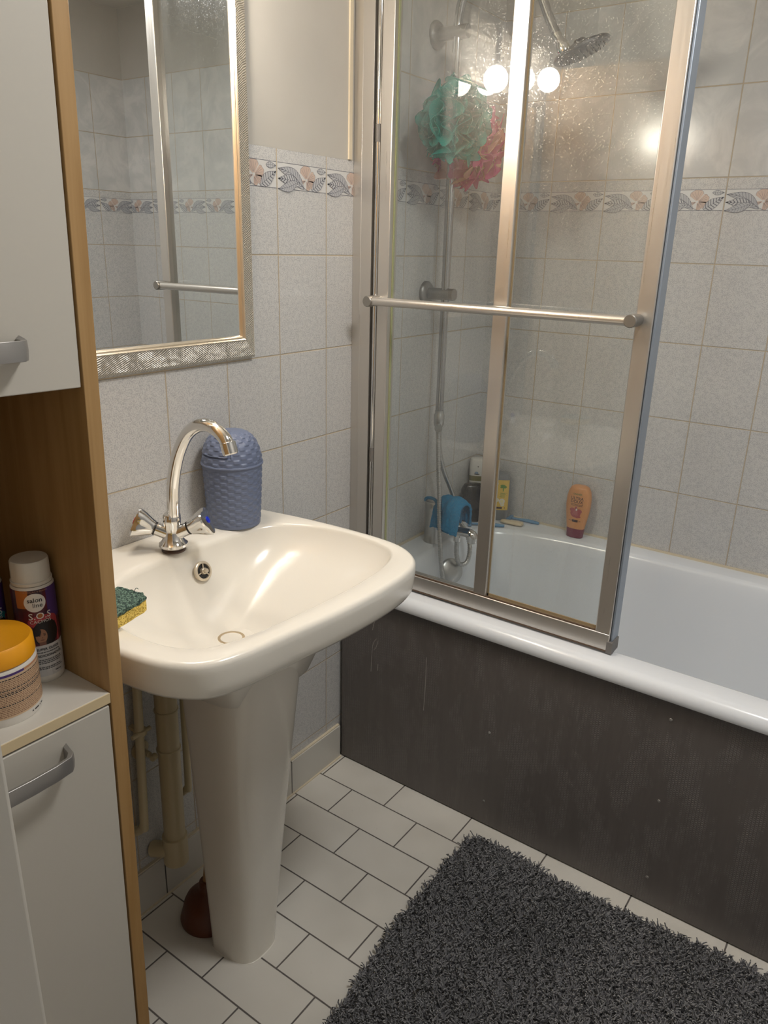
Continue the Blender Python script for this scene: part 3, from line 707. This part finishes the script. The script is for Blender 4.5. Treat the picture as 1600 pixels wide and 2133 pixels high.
# ================================================================ TALL CABINET
cb = bpy.data.objects.new('tall_cabinet', None); COL.objects.link(cb)
CY = -.909; cb.location = (.0, CY, .001); cb.rotation_euler = (math.radians(-1.15), 0, 0)
tagp(cb, 'tall beech-edged bathroom cabinet with white doors and an open niche', 'cabinet'); ORG[cb.name] = Vector((0, 0, 0))
W = .305; D = .360; H = 1.836; T = .0190   # local: y from -W..0, x 0..D
def cpart(name, lo, hi, mat, parent=None, **k): return G().box(lo, hi).obj(name, parent or cb, mat, bevel=k.pop('bevel', .0008), **k)
cpart('side_panel', (.012, -T, .0), (D, 0, H), m_wood); cpart('side_panel', (.012, -W, .0), (D, -W + T, H), m_wood)
cpart('top_panel', (.012, -W + T, H - .018), (D, -T, H), m_wood); cpart('bottom_panel', (.012, -W + T, .05), (D - .02, -T, .068), m_wood)
cpart('back_panel', (.005, -W, .0), (.012, 0, H), m_wood)
NS_, NT_ = .7945, 1.184
s1 = cpart('shelf', (.012, -W + T, NS_ - .0155), (D - .002, -T, NS_ - .001), m_shelf, label='white niche shelf'); cpart('edge_band', (D - .002, -W + T, NS_ - .0155), (D - .0005, -T, NS_ - .001), m_edge, s1)
cpart('shelf', (.012, -W + T, NT_), (D - .025, -T, NT_ + .016), m_wood)
def handle(door, ym, z, L=.105):
    h2 = .0105; P = []
    pr_ = [(-L / 2 + .0, .0), (-L / 2 + .003, .019), (-L / 2 + .010, .026), (-L / 4, .029), (0, .030), (L / 4, .029), (L / 2 - .010, .026), (L / 2 - .003, .019), (L / 2, .0)]
    pi = [(y * .93, max(0, x - .0045)) for y, x in pr_]
    Ro = []
    for (y, x), (yi, xi) in zip(pr_, pi):
        taper = 1. if x > .01 else 1.25
        Ro.append([Vector((D + x, ym + y, z - h2 * taper)), Vector((D + x + .0015, ym + y, z)), Vector((D + x, ym + y, z + h2 * taper)), Vector((D + xi, ym + yi, z + h2 * .9)), Vector((D + xi, ym + yi, z - h2 * .9))])
    G().rings(Ro, None, True, True).obj('handle', door, m_handle, bevel=.0006, label='brushed metal bow handle')
d1 = cpart('door', (D - .017, -W + T + .002, NT_ - .006), (D, -T - .0035, H - .020), m_white_lam, bevel=.0012, label='white upper door')
d2 = cpart('door', (D - .017, -W + T + .002, .07), (D, -T - .0030, NS_ - .018), m_white_lam, bevel=.0012, label='white lower door')
handle(d1, -.145, 1.225, .115); handle(d2, -.147, .743, .125)
bpy.context.view_layer.update()

# ---- hair bottles on the niche shelf
SZ = .7945
def cylmap(c, r, phi0): return lambda u, v, lay=0: Vector((c[0] + (r + .00025 + lay * .00012) * math.cos(phi0 + u / r), c[1] + (r + .00025 + lay * .00012) * math.sin(phi0 + u / r), c[2] + v))
m_lab_dark = Mat('dark_plum_label', rough=.35); _p = m_lab_dark.pos(); m_lab_dark.color(m_lab_dark.mix(m_lab_dark.noise(28, 2).step(.35, .7), (.035, .012, .03), (.16, .02, .03))); m_lab_dark = m_lab_dark.m
m_purple = flat('purple_print', (.07, .03, .16)); m_red = flat('red_print', (.42, .05, .06)); m_org = flat('orange_print', (.42, .14, .03)); m_teald = flat('teal_print', (.02, .22, .26))
m_skin = flat('portrait_skin', (.36, .18, .10)); m_hair = flat('portrait_hair', (.012, .008, .008)); m_skin2 = flat('portrait_shade', (.20, .08, .05)); m_labw = flat('pale_label', (.56, .55, .55))
def hair_bottle(c, phi, label, accent):
    t = empty('conditioner_bottle', c, label, 'bottle', 'tall hair bottles in the niche')
    r = .0290
    G().lathe(c, [(.0005, 0), (.026, 0), (.0285, .003), (r, .008), (r, .150), (.0275, .153), (.0005, .153)], 56).obj('bottle_body', t, m_wbody)
    G().lathe((c[0], c[1], c[2] + .1535), [(.0265, 0), (.0275, .001), (.0278, .005), (.0262, .006), (.0258, .033), (.0245, .0355), (.0005, .036)], 56).obj('cap', t, m_wcap)
    f = cylmap(c, r, phi); g = G(); ww = PI * r * .96
    def R_(u0, v0, u1, v1, mat, lay): V, F = rect_pts(u0, v0, u1, v1, 24); print_on(g, f, V, F, mat, lay=lay)
    def E_(cu, cv, a, b, mat, lay, n=28): V, F = ell_pts(cu, cv, a, b, n); print_on(g, f, V, F, mat, lay=lay)
    def T_(s_, size, cu, cv, mat, lay=8, rot=0., bold=0.): V, F = text_geo(s_, size, bold); print_on(g, f, V, F, mat, cu, cv, lay, rot)
    R_(-ww, .062, ww, .1495, m_lab_dark, 0); R_(-ww, .012, ww, .062, m_labw, 0)
    R_(.012, .100, .040, .1495, m_purple, 1); R_(-.030, .122, -.012, .1495, m_org if accent else m_teald, 1)
    E_(.004, .100, .021, .010, m_red if accent else m_teald, 2); R_(.022, .062, .026, .100, m_red, 2)
    E_(.006, .081, .0185, .021, m_hair, 3); 
    R_(-.012, .0560, .024, .0625, m_labw, 4)
    E_(-.001, .0770, .0078, .0115, m_skin, 4); R_(-.005, .0625, .004, .068, m_skin2, 4); E_(-.007, .085, .006, .007, m_hair, 5)
    for du in (-.0035, .003): E_(du, .0785, .0016, .0007, m_hair, 6, 10); E_(du, .0805, .0022, .0004, m_hair, 6, 10)
    E_(-.0005, .0712, .0028, .0008, m_skin2, 6, 12); E_(-.0003, .0748, .0009, .0007, m_skin2, 6, 8)
    E_(-.004, .1305, .0142, .0142, m_inkw, 5, 40)
    T_('salon', .0095, -.004, .1315, m_ink, bold=.0001); T_('line', .0095, -.001, .1235, m_ink)
    T_('S.O.S', .0140, .0005, .1050, m_inkw, bold=.0001); E_(.0008, .1095, .0030, .0040, m_org if accent else m_teald, 6, 16); T_('CACHOS', .0070, .0005, .0985, m_inkw)
    T_('NUTRIÇÃO & BRILHO', .0034, -.002, .1462, flat('gold_ink', (.42, .22, .14)))
    T_('SUPER ÓLEOS', .0052, .006, .0545, m_ink, bold=.0001); T_('CONDICIONADOR', .0050, .004, .0440, m_ink, bold=.0001)
    rg = np.random.default_rng(5)
    for v in (.0505, .0385, .0358, .0330, .0265, .0238):
        u = -.022 + rg.uniform(0, .004)
        while u < .022:
            w = rg.uniform(.0015, .0045); R_(u, v, u + w, v + .0011, m_ink, 6); u += w + .0008
    R_(.012, .0175, .017, .0187, m_ink, 6); R_(.018, .0175, .021, .0187, m_ink, 6)
    g.obj('printed_label', t, smooth=False, label='dark plum and white printed label')
    t.scale = (.875, .875, .875); return t
hair_bottle((.255, -.9368, SZ), math.radians(-20), 'white-capped plum hair bottle standing beside the wooden side panel', True)
hair_bottle((.205, -.977, SZ), math.radians(-5), 'white-capped hair bottle with teal print at the left picture edge', False)
jc = (.287, -1.014, SZ); jr = .0490
jar = empty('hair_cream_jar', jc, 'white jar of hair cream with an orange screw lid', 'jar')
G().lathe(jc, [(.0005, 0), (jr - .006, 0), (jr - .001, .003), (jr, .009), (jr, .082), (jr - .0015, .086), (jr - .006, .088), (jr - .006, .094), (.0005, .094)], 72).obj('jar_body', jar, m_wbody)
G().lathe((jc[0], jc[1], jc[2] + .0885), [(jr - .006, 0), (jr - .001, 0), (jr - .0005, .002), (jr - .0015, .024), (jr - .004, .0275), (jr - .007, .0270), (jr - .010, .0262), (.0005, .0262)], 72).obj('lid', jar, m_orange)
f = cylmap(jc, jr, math.radians(-5)); g = G(); rg = np.random.default_rng(9)
def JR(u0, v0, u1, v1, mat, lay): V, F = rect_pts(u0, v0, u1, v1, 40 if u1 - u0 > .03 else 3); print_on(g, f, V, F, mat, lay=lay)
JR(-.068, .016, .056, .078, flat('peach_label', (.60, .42, .27)), 0); JR(-.068, .0785, .016, .0820, m_purple, 0); JR(.016, .0785, .056, .0820, flat('terracotta_strip', (.50, .24, .12)), 0)
v = .0735
for i in range(22):
    u = -.066 + (.05 if i == 0 else 0); bold = i in (0, 6, 8, 9, 15)
    while u < .053 - (.02 if i in (5, 14) else 0):
        w = rg.uniform(.0012, .0045); JR(u, v, u + w, v + (.0015 if bold else .0010), m_ink if bold else m_inkb, 1); u += w + .0007
    v -= .0026
u = .020
for w in (.002, .0, .008, .0, .0015, .0, .004): 
    if w: JR(u, .0095, u + w, .0115, m_ink, 1)
    u += w + .0012
g.obj('printed_label', jar, smooth=False, label='peach label with small brown print'); jar.scale = (.98, .98, .845)

# ================================================================ PIPES AND PLUNGER
pp = empty('drain_pipe', (.046, -.598, .1), 'thick cream-painted waste pipe with collars running down the wall behind the pedestal', 'pipe', 'cream painted pipes behind the pedestal')
G().tube([(.047, -.598, .118), (.047, -.592, .70)], .0215, 28).obj('pipe_run', pp, m_pipe)
for z, y, r, h in ((.112, -.598, .0255, .066), (.385, -.5955, .0238, .006), (.475, -.5945, .0235, .004)): G().lathe((.047, y, z), [(.0215, 0), (r, .001), (r, h - .001), (.0215, h)], 32).obj('collar', pp, m_pipe)
G().tube(spline([(.046, -.600, .150), (.030, -.612, .142), (.004, -.622, .135)], 5), .017, 20).obj('elbow', pp, m_pipe)
bk = G().lathe((.001, -.630, .385), [(.019, 0), (.019, .004), (.006, .008), (.006, .03)], 24, (1, 0, 0)); bk.lathe((.040, -.622, .383), [(.006, 0), (.007, .002), (.006, .012), (.0003, .012)], 14, (.3, -1, 0)); bk.obj('pipe_clamp', pp, m_pipe)
for nm, ytop, ybot, zb, lab_, zt in (('supply_pipe', -.637, -.655, .235, 'thin cream-painted supply pipe left of the thick waste pipe', .70), ('supply_pipe', -.536, -.541, .255, 'thin cream-painted supply pipe between the waste pipe and the pedestal', .70)):
    t = empty(nm, (.03, ybot, zb), lab_, 'pipe', 'cream painted pipes behind the pedestal')
    G().tube(spline([(.030, ytop, zt), (.030, (ytop + ybot) / 2, (zt + zb) / 2), (.030, ybot, zb + .01), (.026, ybot - .001, zb - .008), (.015, ybot - .004, zb - .022), (.002, ybot - .008, zb - .028)], 8), .0088 if ytop < -.6 else .0075, 16).obj('pipe_run', t, m_pipe)
    G().lathe((.002, ybot - .008, zb - .028), [(.012, 0), (.012, .003), (.009, .006)], 20, (1, .2, .2)).obj('wall_plate', t, m_pipe)
    if ytop < -.6:
        c = G().lathe((.030, -.645, .440), [(.0088, 0), (.0125, .001), (.0125, .011), (.0088, .012)], 20); c.box((.001, -.650, .442), (.03, -.640, .449)); c.tube([(.036, -.668, .446), (.034, -.625, .446)], .0045, 10); c.obj('pipe_clamp', t, m_pipe)
pl = empty('plunger', (.150, -.580, 0), 'brown rubber plunger on the floor behind the sink pedestal', 'plunger')
PX, PY = .124, -.586
G().lathe((PX, PY, .001), [(.050, .0), (.0565, .0), (.0575, .006), (.055, .016), (.0520, .026), (.0485, .042), (.043, .054), (.032, .064), (.020, .070), (.016, .078), (.0155, .092), (.0135, .095), (.0005, .095)], 48).obj('rubber_cup', pl, m_rubber)
G().tube([(PX, PY, .088), (PX + .004, PY + .03, .30)], .009, 16).obj('handle', pl, wood('plunger_stick', (.35, .2, .09), (.42, .26, .12)))

# ================================================================ THINGS ON THE BATH RIM
RZ = .5402
def sq_bottle(name, c, hw, hd, h, mat, label, cat, rot=0., n=3.2, top=.55, group=None):
    t = empty(name, c, label, cat, group); R = []; Mz = Matrix.Rotation(rot, 3, 'Z')
    for q, s_ in ((0, .92), (.01, 1), (.70, 1.), (.82, .96), (.92, .82), (.98, top), (1., top * .6)):
        R.append([Vector(c) + Mz @ Vector((v.x * s_, v.y * min(1, s_ * 1.02), q * h)) for v in pring(0, 0, hw, hd, n, 0, 56)])
    G().rings(R, None, True, True).obj('bottle_body', t, mat, angle=50); return t, Mz
# orange bottle, standing on its cap, slightly leaning back on the wall
ob = empty('conditioner_bottle', (.362, .655, RZ), 'orange hair bottle standing upside down on its purple cap on the bath rim', 'bottle')
oc_ = Vector((.362, .6555, RZ)); lean = .085
def obp(u, w, v): return oc_ + Vector((u, w + v * lean * .6, v))
def ow(v):
    T = [(0.030, .0265), (.045, .029), (.07, .0335), (.095, .0365), (.12, .0360), (.138, .0325), (.150, .026), (.1545, .018), (.156, .006)]
    return np.interp(v, [a for a, b in T], [b for a, b in T])
R = []
for v in np.concatenate([np.linspace(.028, .145, 24), np.linspace(.147, .156, 8)]):
    w = float(ow(v)); dd = min(.0175, w * .62); R.append([obp(q.x, q.y, float(v)) for q in pring(0, 0, w, dd, 2.5, 0, 56)])
G().rings(R, None, True, True).obj('bottle_body', ob, Mat('peach_orange_plastic', (.66, .30, .12), .32).m, angle=50)
R = [[obp(q.x, q.y, v) for q in pring(0, 0, w, w * .60, 2.5, 0, 48)] for v, w in ((.0, .0235), (.001, .0245), (.026, .0262), (.0285, .0262), (.029, .020))]
G().rings(R, None, True, True).obj('cap', ob, Mat('plum_cap', (.20, .035, .07), .35).m, angle=40)
def of_(u, v, lay=0):
    w = float(ow(v)); dd = min(.0175, w * .62); x = min(.98, abs(u) / w); y = dd * (1 - x ** 2.5) ** (1 / 2.5); return obp(u, -y - .0004 - lay * .0001, v)
g = G()
m_dk = flat('brown_print', (.06, .03, .03)); m_pl = flat('plum_print', (.40, .09, .10))
for s_, sz, u, v, m in (('GARNIER', .0065, 0, .1300, flat('green_print', (.10, .18, .05))), ('ULTRA', .0125, 0, .1155, m_dk), ('DOUX', .0125, 0, .1055, m_dk)):
    V, F = text_geo(s_, sz, .0001); print_on(g, of_, V, F, m, u, v, 1)
for v, u0, u1 in ((.1010, -.018, .020), (.0975, -.016, .018)): V, F = rect_pts(u0, v, u1, v + .0012, 8); print_on(g, of_, V, F, m_dk, lay=1)
for cu, cv, a, b in ((0, .075, .0155, .0125), (-.010, .084, .0085, .006), (.010, .082, .0085, .007), (0, .088, .004, .008), (.004, .066, .013, .004)): V, F = ell_pts(cu, cv, a, b, 20); print_on(g, of_, V, F, m_pl, lay=1)
V, F = ell_pts(.002, .086, .0024, .0036, 14); print_on(g, of_, V, F, m_inkw, lay=2)
for i in range(6): V, F = rect_pts(-.010 + i * .0008, .0700 + i * .0026, .009 - i * .0006, .0708 + i * .0026, 3); print_on(g, of_, V, F, flat('pale_plum', (.55, .22, .2)) if i == 0 else g.mats[-1], lay=3)
V, F = ell_pts(0, .0525, .0185, .0020, 20); print_on(g, of_, V, F, m_dk, lay=1); V, F = ell_pts(0, .0525, .0165, .0012, 20); print_on(g, of_, V, F, flat('label_peach', (.66, .30, .12)), lay=2)
V, F = rect_pts(-.007, .049, .010, .056, 4); print_on(g, of_, V, F, m_dk, lay=3)
g.obj('printed_label', ob, smooth=False)
# black bottle, white upended bottle, grey bottle with yellow label in the corner
bb_, _ = sq_bottle('shampoo_bottle', (.052, .585, RZ), .036, .020, .118, Mat('glossy_black_plastic', (.012, .012, .016), .22).m, 'black shampoo bottle on the bath corner left of the upright frame', 'bottle', rot=math.radians(40), top=.7)
wbt = empty('white_bottle', (.035, .650, RZ), 'tall white upended bottle standing behind the black one', 'bottle')
wc = Vector((.035, .650, RZ)); Mz = Matrix.Rotation(math.radians(30), 3, 'Z')
R = [[wc + Mz @ Vector((q.x, q.y, z)) for q in pring(0, 0, w, w * .62, 3, 0, 40)] for z, w in ((0, .022), (.03, .023), (.031, .026), (.15, .030), (.172, .029), (.180, .026), (.183, .015))]
G().rings(R, None, True, True).obj('bottle_body', wbt, m_wbody, angle=45)
R = [[wc + Mz @ Vector((q.x, q.y, z)) for q in pring(0, 0, w + .0006, w * .62 + .0006, 3, 0, 40)] for z, w in ((.112, .0290), (.128, .0295))]
G().rings(R).obj('label_band', wbt, flat('olive_band', (.20, .18, .08)))
g = G()
wf = lambda u, v, lay=0: wc + Mz @ Vector((u, -.62 * .030 * (1 - min(.97, abs(u) / .030) ** 3) ** (1 / 3) - .0006 - lay * .0001, v))
for cu, cv, a_, b_, mt in ((-.004, .158, .0018, .0018, m_ink), (-.008, .138, .006, .004, flat('blue_grey_print', (.25, .32, .42))), (-.007, .134, .009, .0015, m_ink)):
    V, F = ell_pts(cu, cv, a_, b_, 16); print_on(g, wf, V, F, mt)
g.obj('printed_label', wbt, smooth=False)
gb, Mz = sq_bottle('shower_gel_bottle', (.106, .652, RZ), .036, .022, .150, flat('grey_bottle', (.24, .25, .26), .35), 'grey bottle with a yellow label in the bath corner', 'bottle', rot=math.radians(28), top=.8)
gc = Vector((.106, .652, RZ)); g = G()
def gf(u, v, lay=0):
    x = min(.97, abs(u) / .036); y = .022 * (1 - x ** 3.2) ** (1 / 3.2); return gc + Mz @ Vector((u, -y - .0005 - lay * .0001, v))
m_yel = flat('yellow_label', (.74, .50, .10)); m_gr = flat('leaf_green', (.12, .26, .05))
V, F = rect_pts(-.012, .034, .031, .130, 12); print_on(g, gf, V, F, m_yel)
V, F = ell_pts(-.006, .118, .0045, .0045, 16); print_on(g, gf, V, F, m_inkw, lay=1)
for a, b, c_, d_ in ((.012, .112, .008, .0035), (.018, .108, .006, .004), (.014, .102, .0018, .009), (.009, .107, .005, .0025)): V, F = ell_pts(a, b, c_, d_, 14); print_on(g, gf, V, F, m_gr, lay=1)
for v, u0, u1 in ((.088, .006, .026), (.084, .004, .022), (.080, .006, .025), (.076, .004, .020)): V, F = rect_pts(u0, v, u1, v + .0014, 3); print_on(g, gf, V, F, m_gr, lay=1)
for a, b, r in ((.012, .062, .009), (-.003, .066, .006), (.014, .052, .006)): 
    V, F = ell_pts(a, b, r, r, 18); print_on(g, gf, V, F, m_inkw, lay=1); V, F = ell_pts(a, b, r * .6, r * .6, 18); print_on(g, gf, V, F, flat('pale_yellow', (.8, .74, .4)) , lay=2)
V, F = rect_pts(-.008, .038, .022, .044, 3); print_on(g, gf, V, F, m_dk, lay=1)
V, F = rect_pts(-.009, .075, -.006, .105, 1); print_on(g, gf, V, F, m_dk, lay=1)
g.obj('printed_label', gb, smooth=False, label='yellow printed label')
def razor(A, B, label):
    A, B = Vector(A), Vector(B); d = (B - A).normalized(); s_ = Vector((-d.y, d.x, 0)); t = empty('disposable_razor', A, label, 'razor', 'blue razors on the bath rim')
    m = flat('blue_plastic', (.13, .28, .46), .35); L = (B - A).length
    P = [A + (B - A) * (i / 12) + Vector((0, 0, .0045 + .0012 * math.sin(PI * i / 12))) for i in range(13)]
    G().tube(P, .0045, 12, rf=lambda i: .0034 + .0022 * math.sin(PI * min(1, i / 10 + .1))).obj('handle', t, m)
    h = B + d * .004; g = G()
    V = [h + s_ * x + d * y + Vector((0, 0, z)) for x in (-.019, .019) for y, z in ((-.004, .002), (.006, .002), (.008, .008), (-.002, .010))]
    g.add(V, [(0, 1, 2, 3), (7, 6, 5, 4), (0, 4, 5, 1), (1, 5, 6, 2), (2, 6, 7, 3), (3, 7, 4, 0)]); g.obj('razor_head', t, m, bevel=.001)
razor((.165, .590, RZ), (.078, .545, RZ), 'blue disposable razor lying nearer the tap')
razor((.238, .6780, RZ), (.150, .6700, RZ), 'blue disposable razor lying against the back wall')
br = empty('soap_bar', (.17, .63, RZ), 'cream oblong bar lying between the two blue razors', 'soap')
A, B = Vector((.134, .622, RZ)), Vector((.208, .634, RZ)); d = (B - A).normalized(); s_ = Vector((-d.y, d.x, 0)); R = []
for i in range(15):
    t = i / 14; c = A + (B - A) * t + Vector((0, 0, .0065)); w = (.0085 + .0045 * t) * (1 - abs(2 * t - 1) ** 8) ** .5 + .0008
    R.append([c + s_ * w * math.cos(a) * 1.1 + Vector((0, 0, min(.0064, .55 * w)* math.sin(a))) for a in [2 * PI * k / 20 for k in range(20)]])
G().rings(R, None, True, True).obj('bar', br, flat('cream_bar', (.66, .56, .40), .45))

# ================================================================ RUG
rug = empty('bath_rug', (.83, -.45, 0), 'dark grey shaggy bath rug on the tiled floor before the tub', 'rug')
M_ = Mat('grey_pile', (.075, .075, .082), .95); M_.pos(); M_.color(M_.mix(M_.noise(5, 3).step(.3, .7), (.080, .080, .088), (.135, .134, .146)))
M_.b.inputs['Sheen Weight'].default_value = .5; m_rug = M_.m
x0, x1, ya, yb_ = .452, 1.30, -.94, -.050
def rug_in(x, y):
    xl = x0 + .004 * math.sin(9 * y) + max(0, (-y - .4)) * .10; yt = yb_ + .006 * math.sin(7 * x) - .012 * (x > .62) * min(1, (x - .62) / .05) + (.03 * (x - .62) if x > .62 else 0)
    r = .045
    if x < xl or y > yt or x > x1 or y < ya: return False
    if x < xl + r and y > yt - r: return (x - xl - r) ** 2 + (y - yt + r) ** 2 < r * r
    return True
NX, NY = 110, 110; V = []; idx = {}; F = []
for i in range(NX + 1):
    for j in range(NY + 1):
        x = x0 + (x1 - x0) * i / NX; y = ya + (yb_ + .02 - ya) * j / NY
        if rug_in(x, y): idx[i, j] = len(V); V.append((x, y, .0075 + .002 * math.sin(31 * x) * math.sin(27 * y)))
for i in range(NX):
    for j in range(NY):
        q = [idx.get(k) for k in ((i, j), (i + 1, j), (i + 1, j + 1), (i, j + 1))]
        if None not in q: F.append(q)
b = G().add(V, F).obj('backing', rug, m_rug); md = b.modifiers.new('s', 'SOLIDIFY'); md.thickness = .006; md.offset = -1
# pile: curled tufts
NTF = 70000
px = rng.uniform(x0, x1, NTF); py = rng.uniform(ya, yb_ + .02, NTF)
keep = np.array([rug_in(a, b_) for a, b_ in zip(px, py)]); px, py = px[keep], py[keep]; n = len(px)
# clumped lean field
def field(x, y, k): return np.sin(x * 61 * k + 3 * np.sin(y * 47 * k)) + np.sin(y * 73 * k + 2.5 * np.sin(x * 52 * k + 1)) + .8 * np.sin((x + y) * 131 * k)
ang = field(px, py, 1.) * 2.2 + rng.normal(0, .8, n); ln = rng.uniform(.5, 1.15, n) ; hh = .0125 + .0035 * field(px, py, 1.7) / 2.8 + rng.uniform(-.002, .002, n)
w = rng.uniform(.0014, .0022, n); K = 4
pts = np.zeros((n, K, 3, 3)); dirx, diry = np.cos(ang), np.sin(ang)
for k in range(K):
    s_ = k / (K - 1); off = ln * hh * (s_ ** 1.6) * 1.1; cx = px + dirx * off + .0012 * np.sin(6 * s_ + ang * 3); cy = py + diry * off + .0012 * np.cos(6 * s_ + ang * 2); cz = .004 + hh * np.sin(s_ * (1.5 + .35 * ln))
    ww = w * (1.0 - .45 * s_ ** 3)
    for q in range(3):
        a = 2 * PI * q / 3 + ang; pts[:, k, q, 0] = cx + ww * np.cos(a); pts[:, k, q, 1] = cy + ww * np.sin(a); pts[:, k, q, 2] = cz + (0 if k < K - 1 else .0004 * (q - 1))
Vv = pts.reshape(-1, 3); base = (np.arange(n) * K * 3)[:, None, None]
ff = []
for k in range(K - 1):
    for q in range(3): ff.append([k * 3 + q, k * 3 + (q + 1) % 3, (k + 1) * 3 + (q + 1) % 3, (k + 1) * 3 + q])
Fq = (base + np.array(ff)[None]).reshape(-1, 4)
me = bpy.data.meshes.new('pile'); L = ORG[rug.name]; Vv = Vv - np.array([L.x, L.y, L.z])
me.vertices.add(len(Vv)); me.vertices.foreach_set('co', Vv.ravel()); me.loops.add(len(Fq) * 4); me.loops.foreach_set('vertex_index', Fq.ravel().astype(np.int32))
me.polygons.add(len(Fq)); me.polygons.foreach_set('loop_start', np.arange(len(Fq)) * 4); me.update(calc_edges=True); me.validate()
me.polygons.foreach_set('use_smooth', [True] * len(me.polygons)); me.materials.append(m_rug)
po = bpy.data.objects.new('pile', me); COL.objects.link(po); po.parent = rug; po['kind'] = 'stuff'
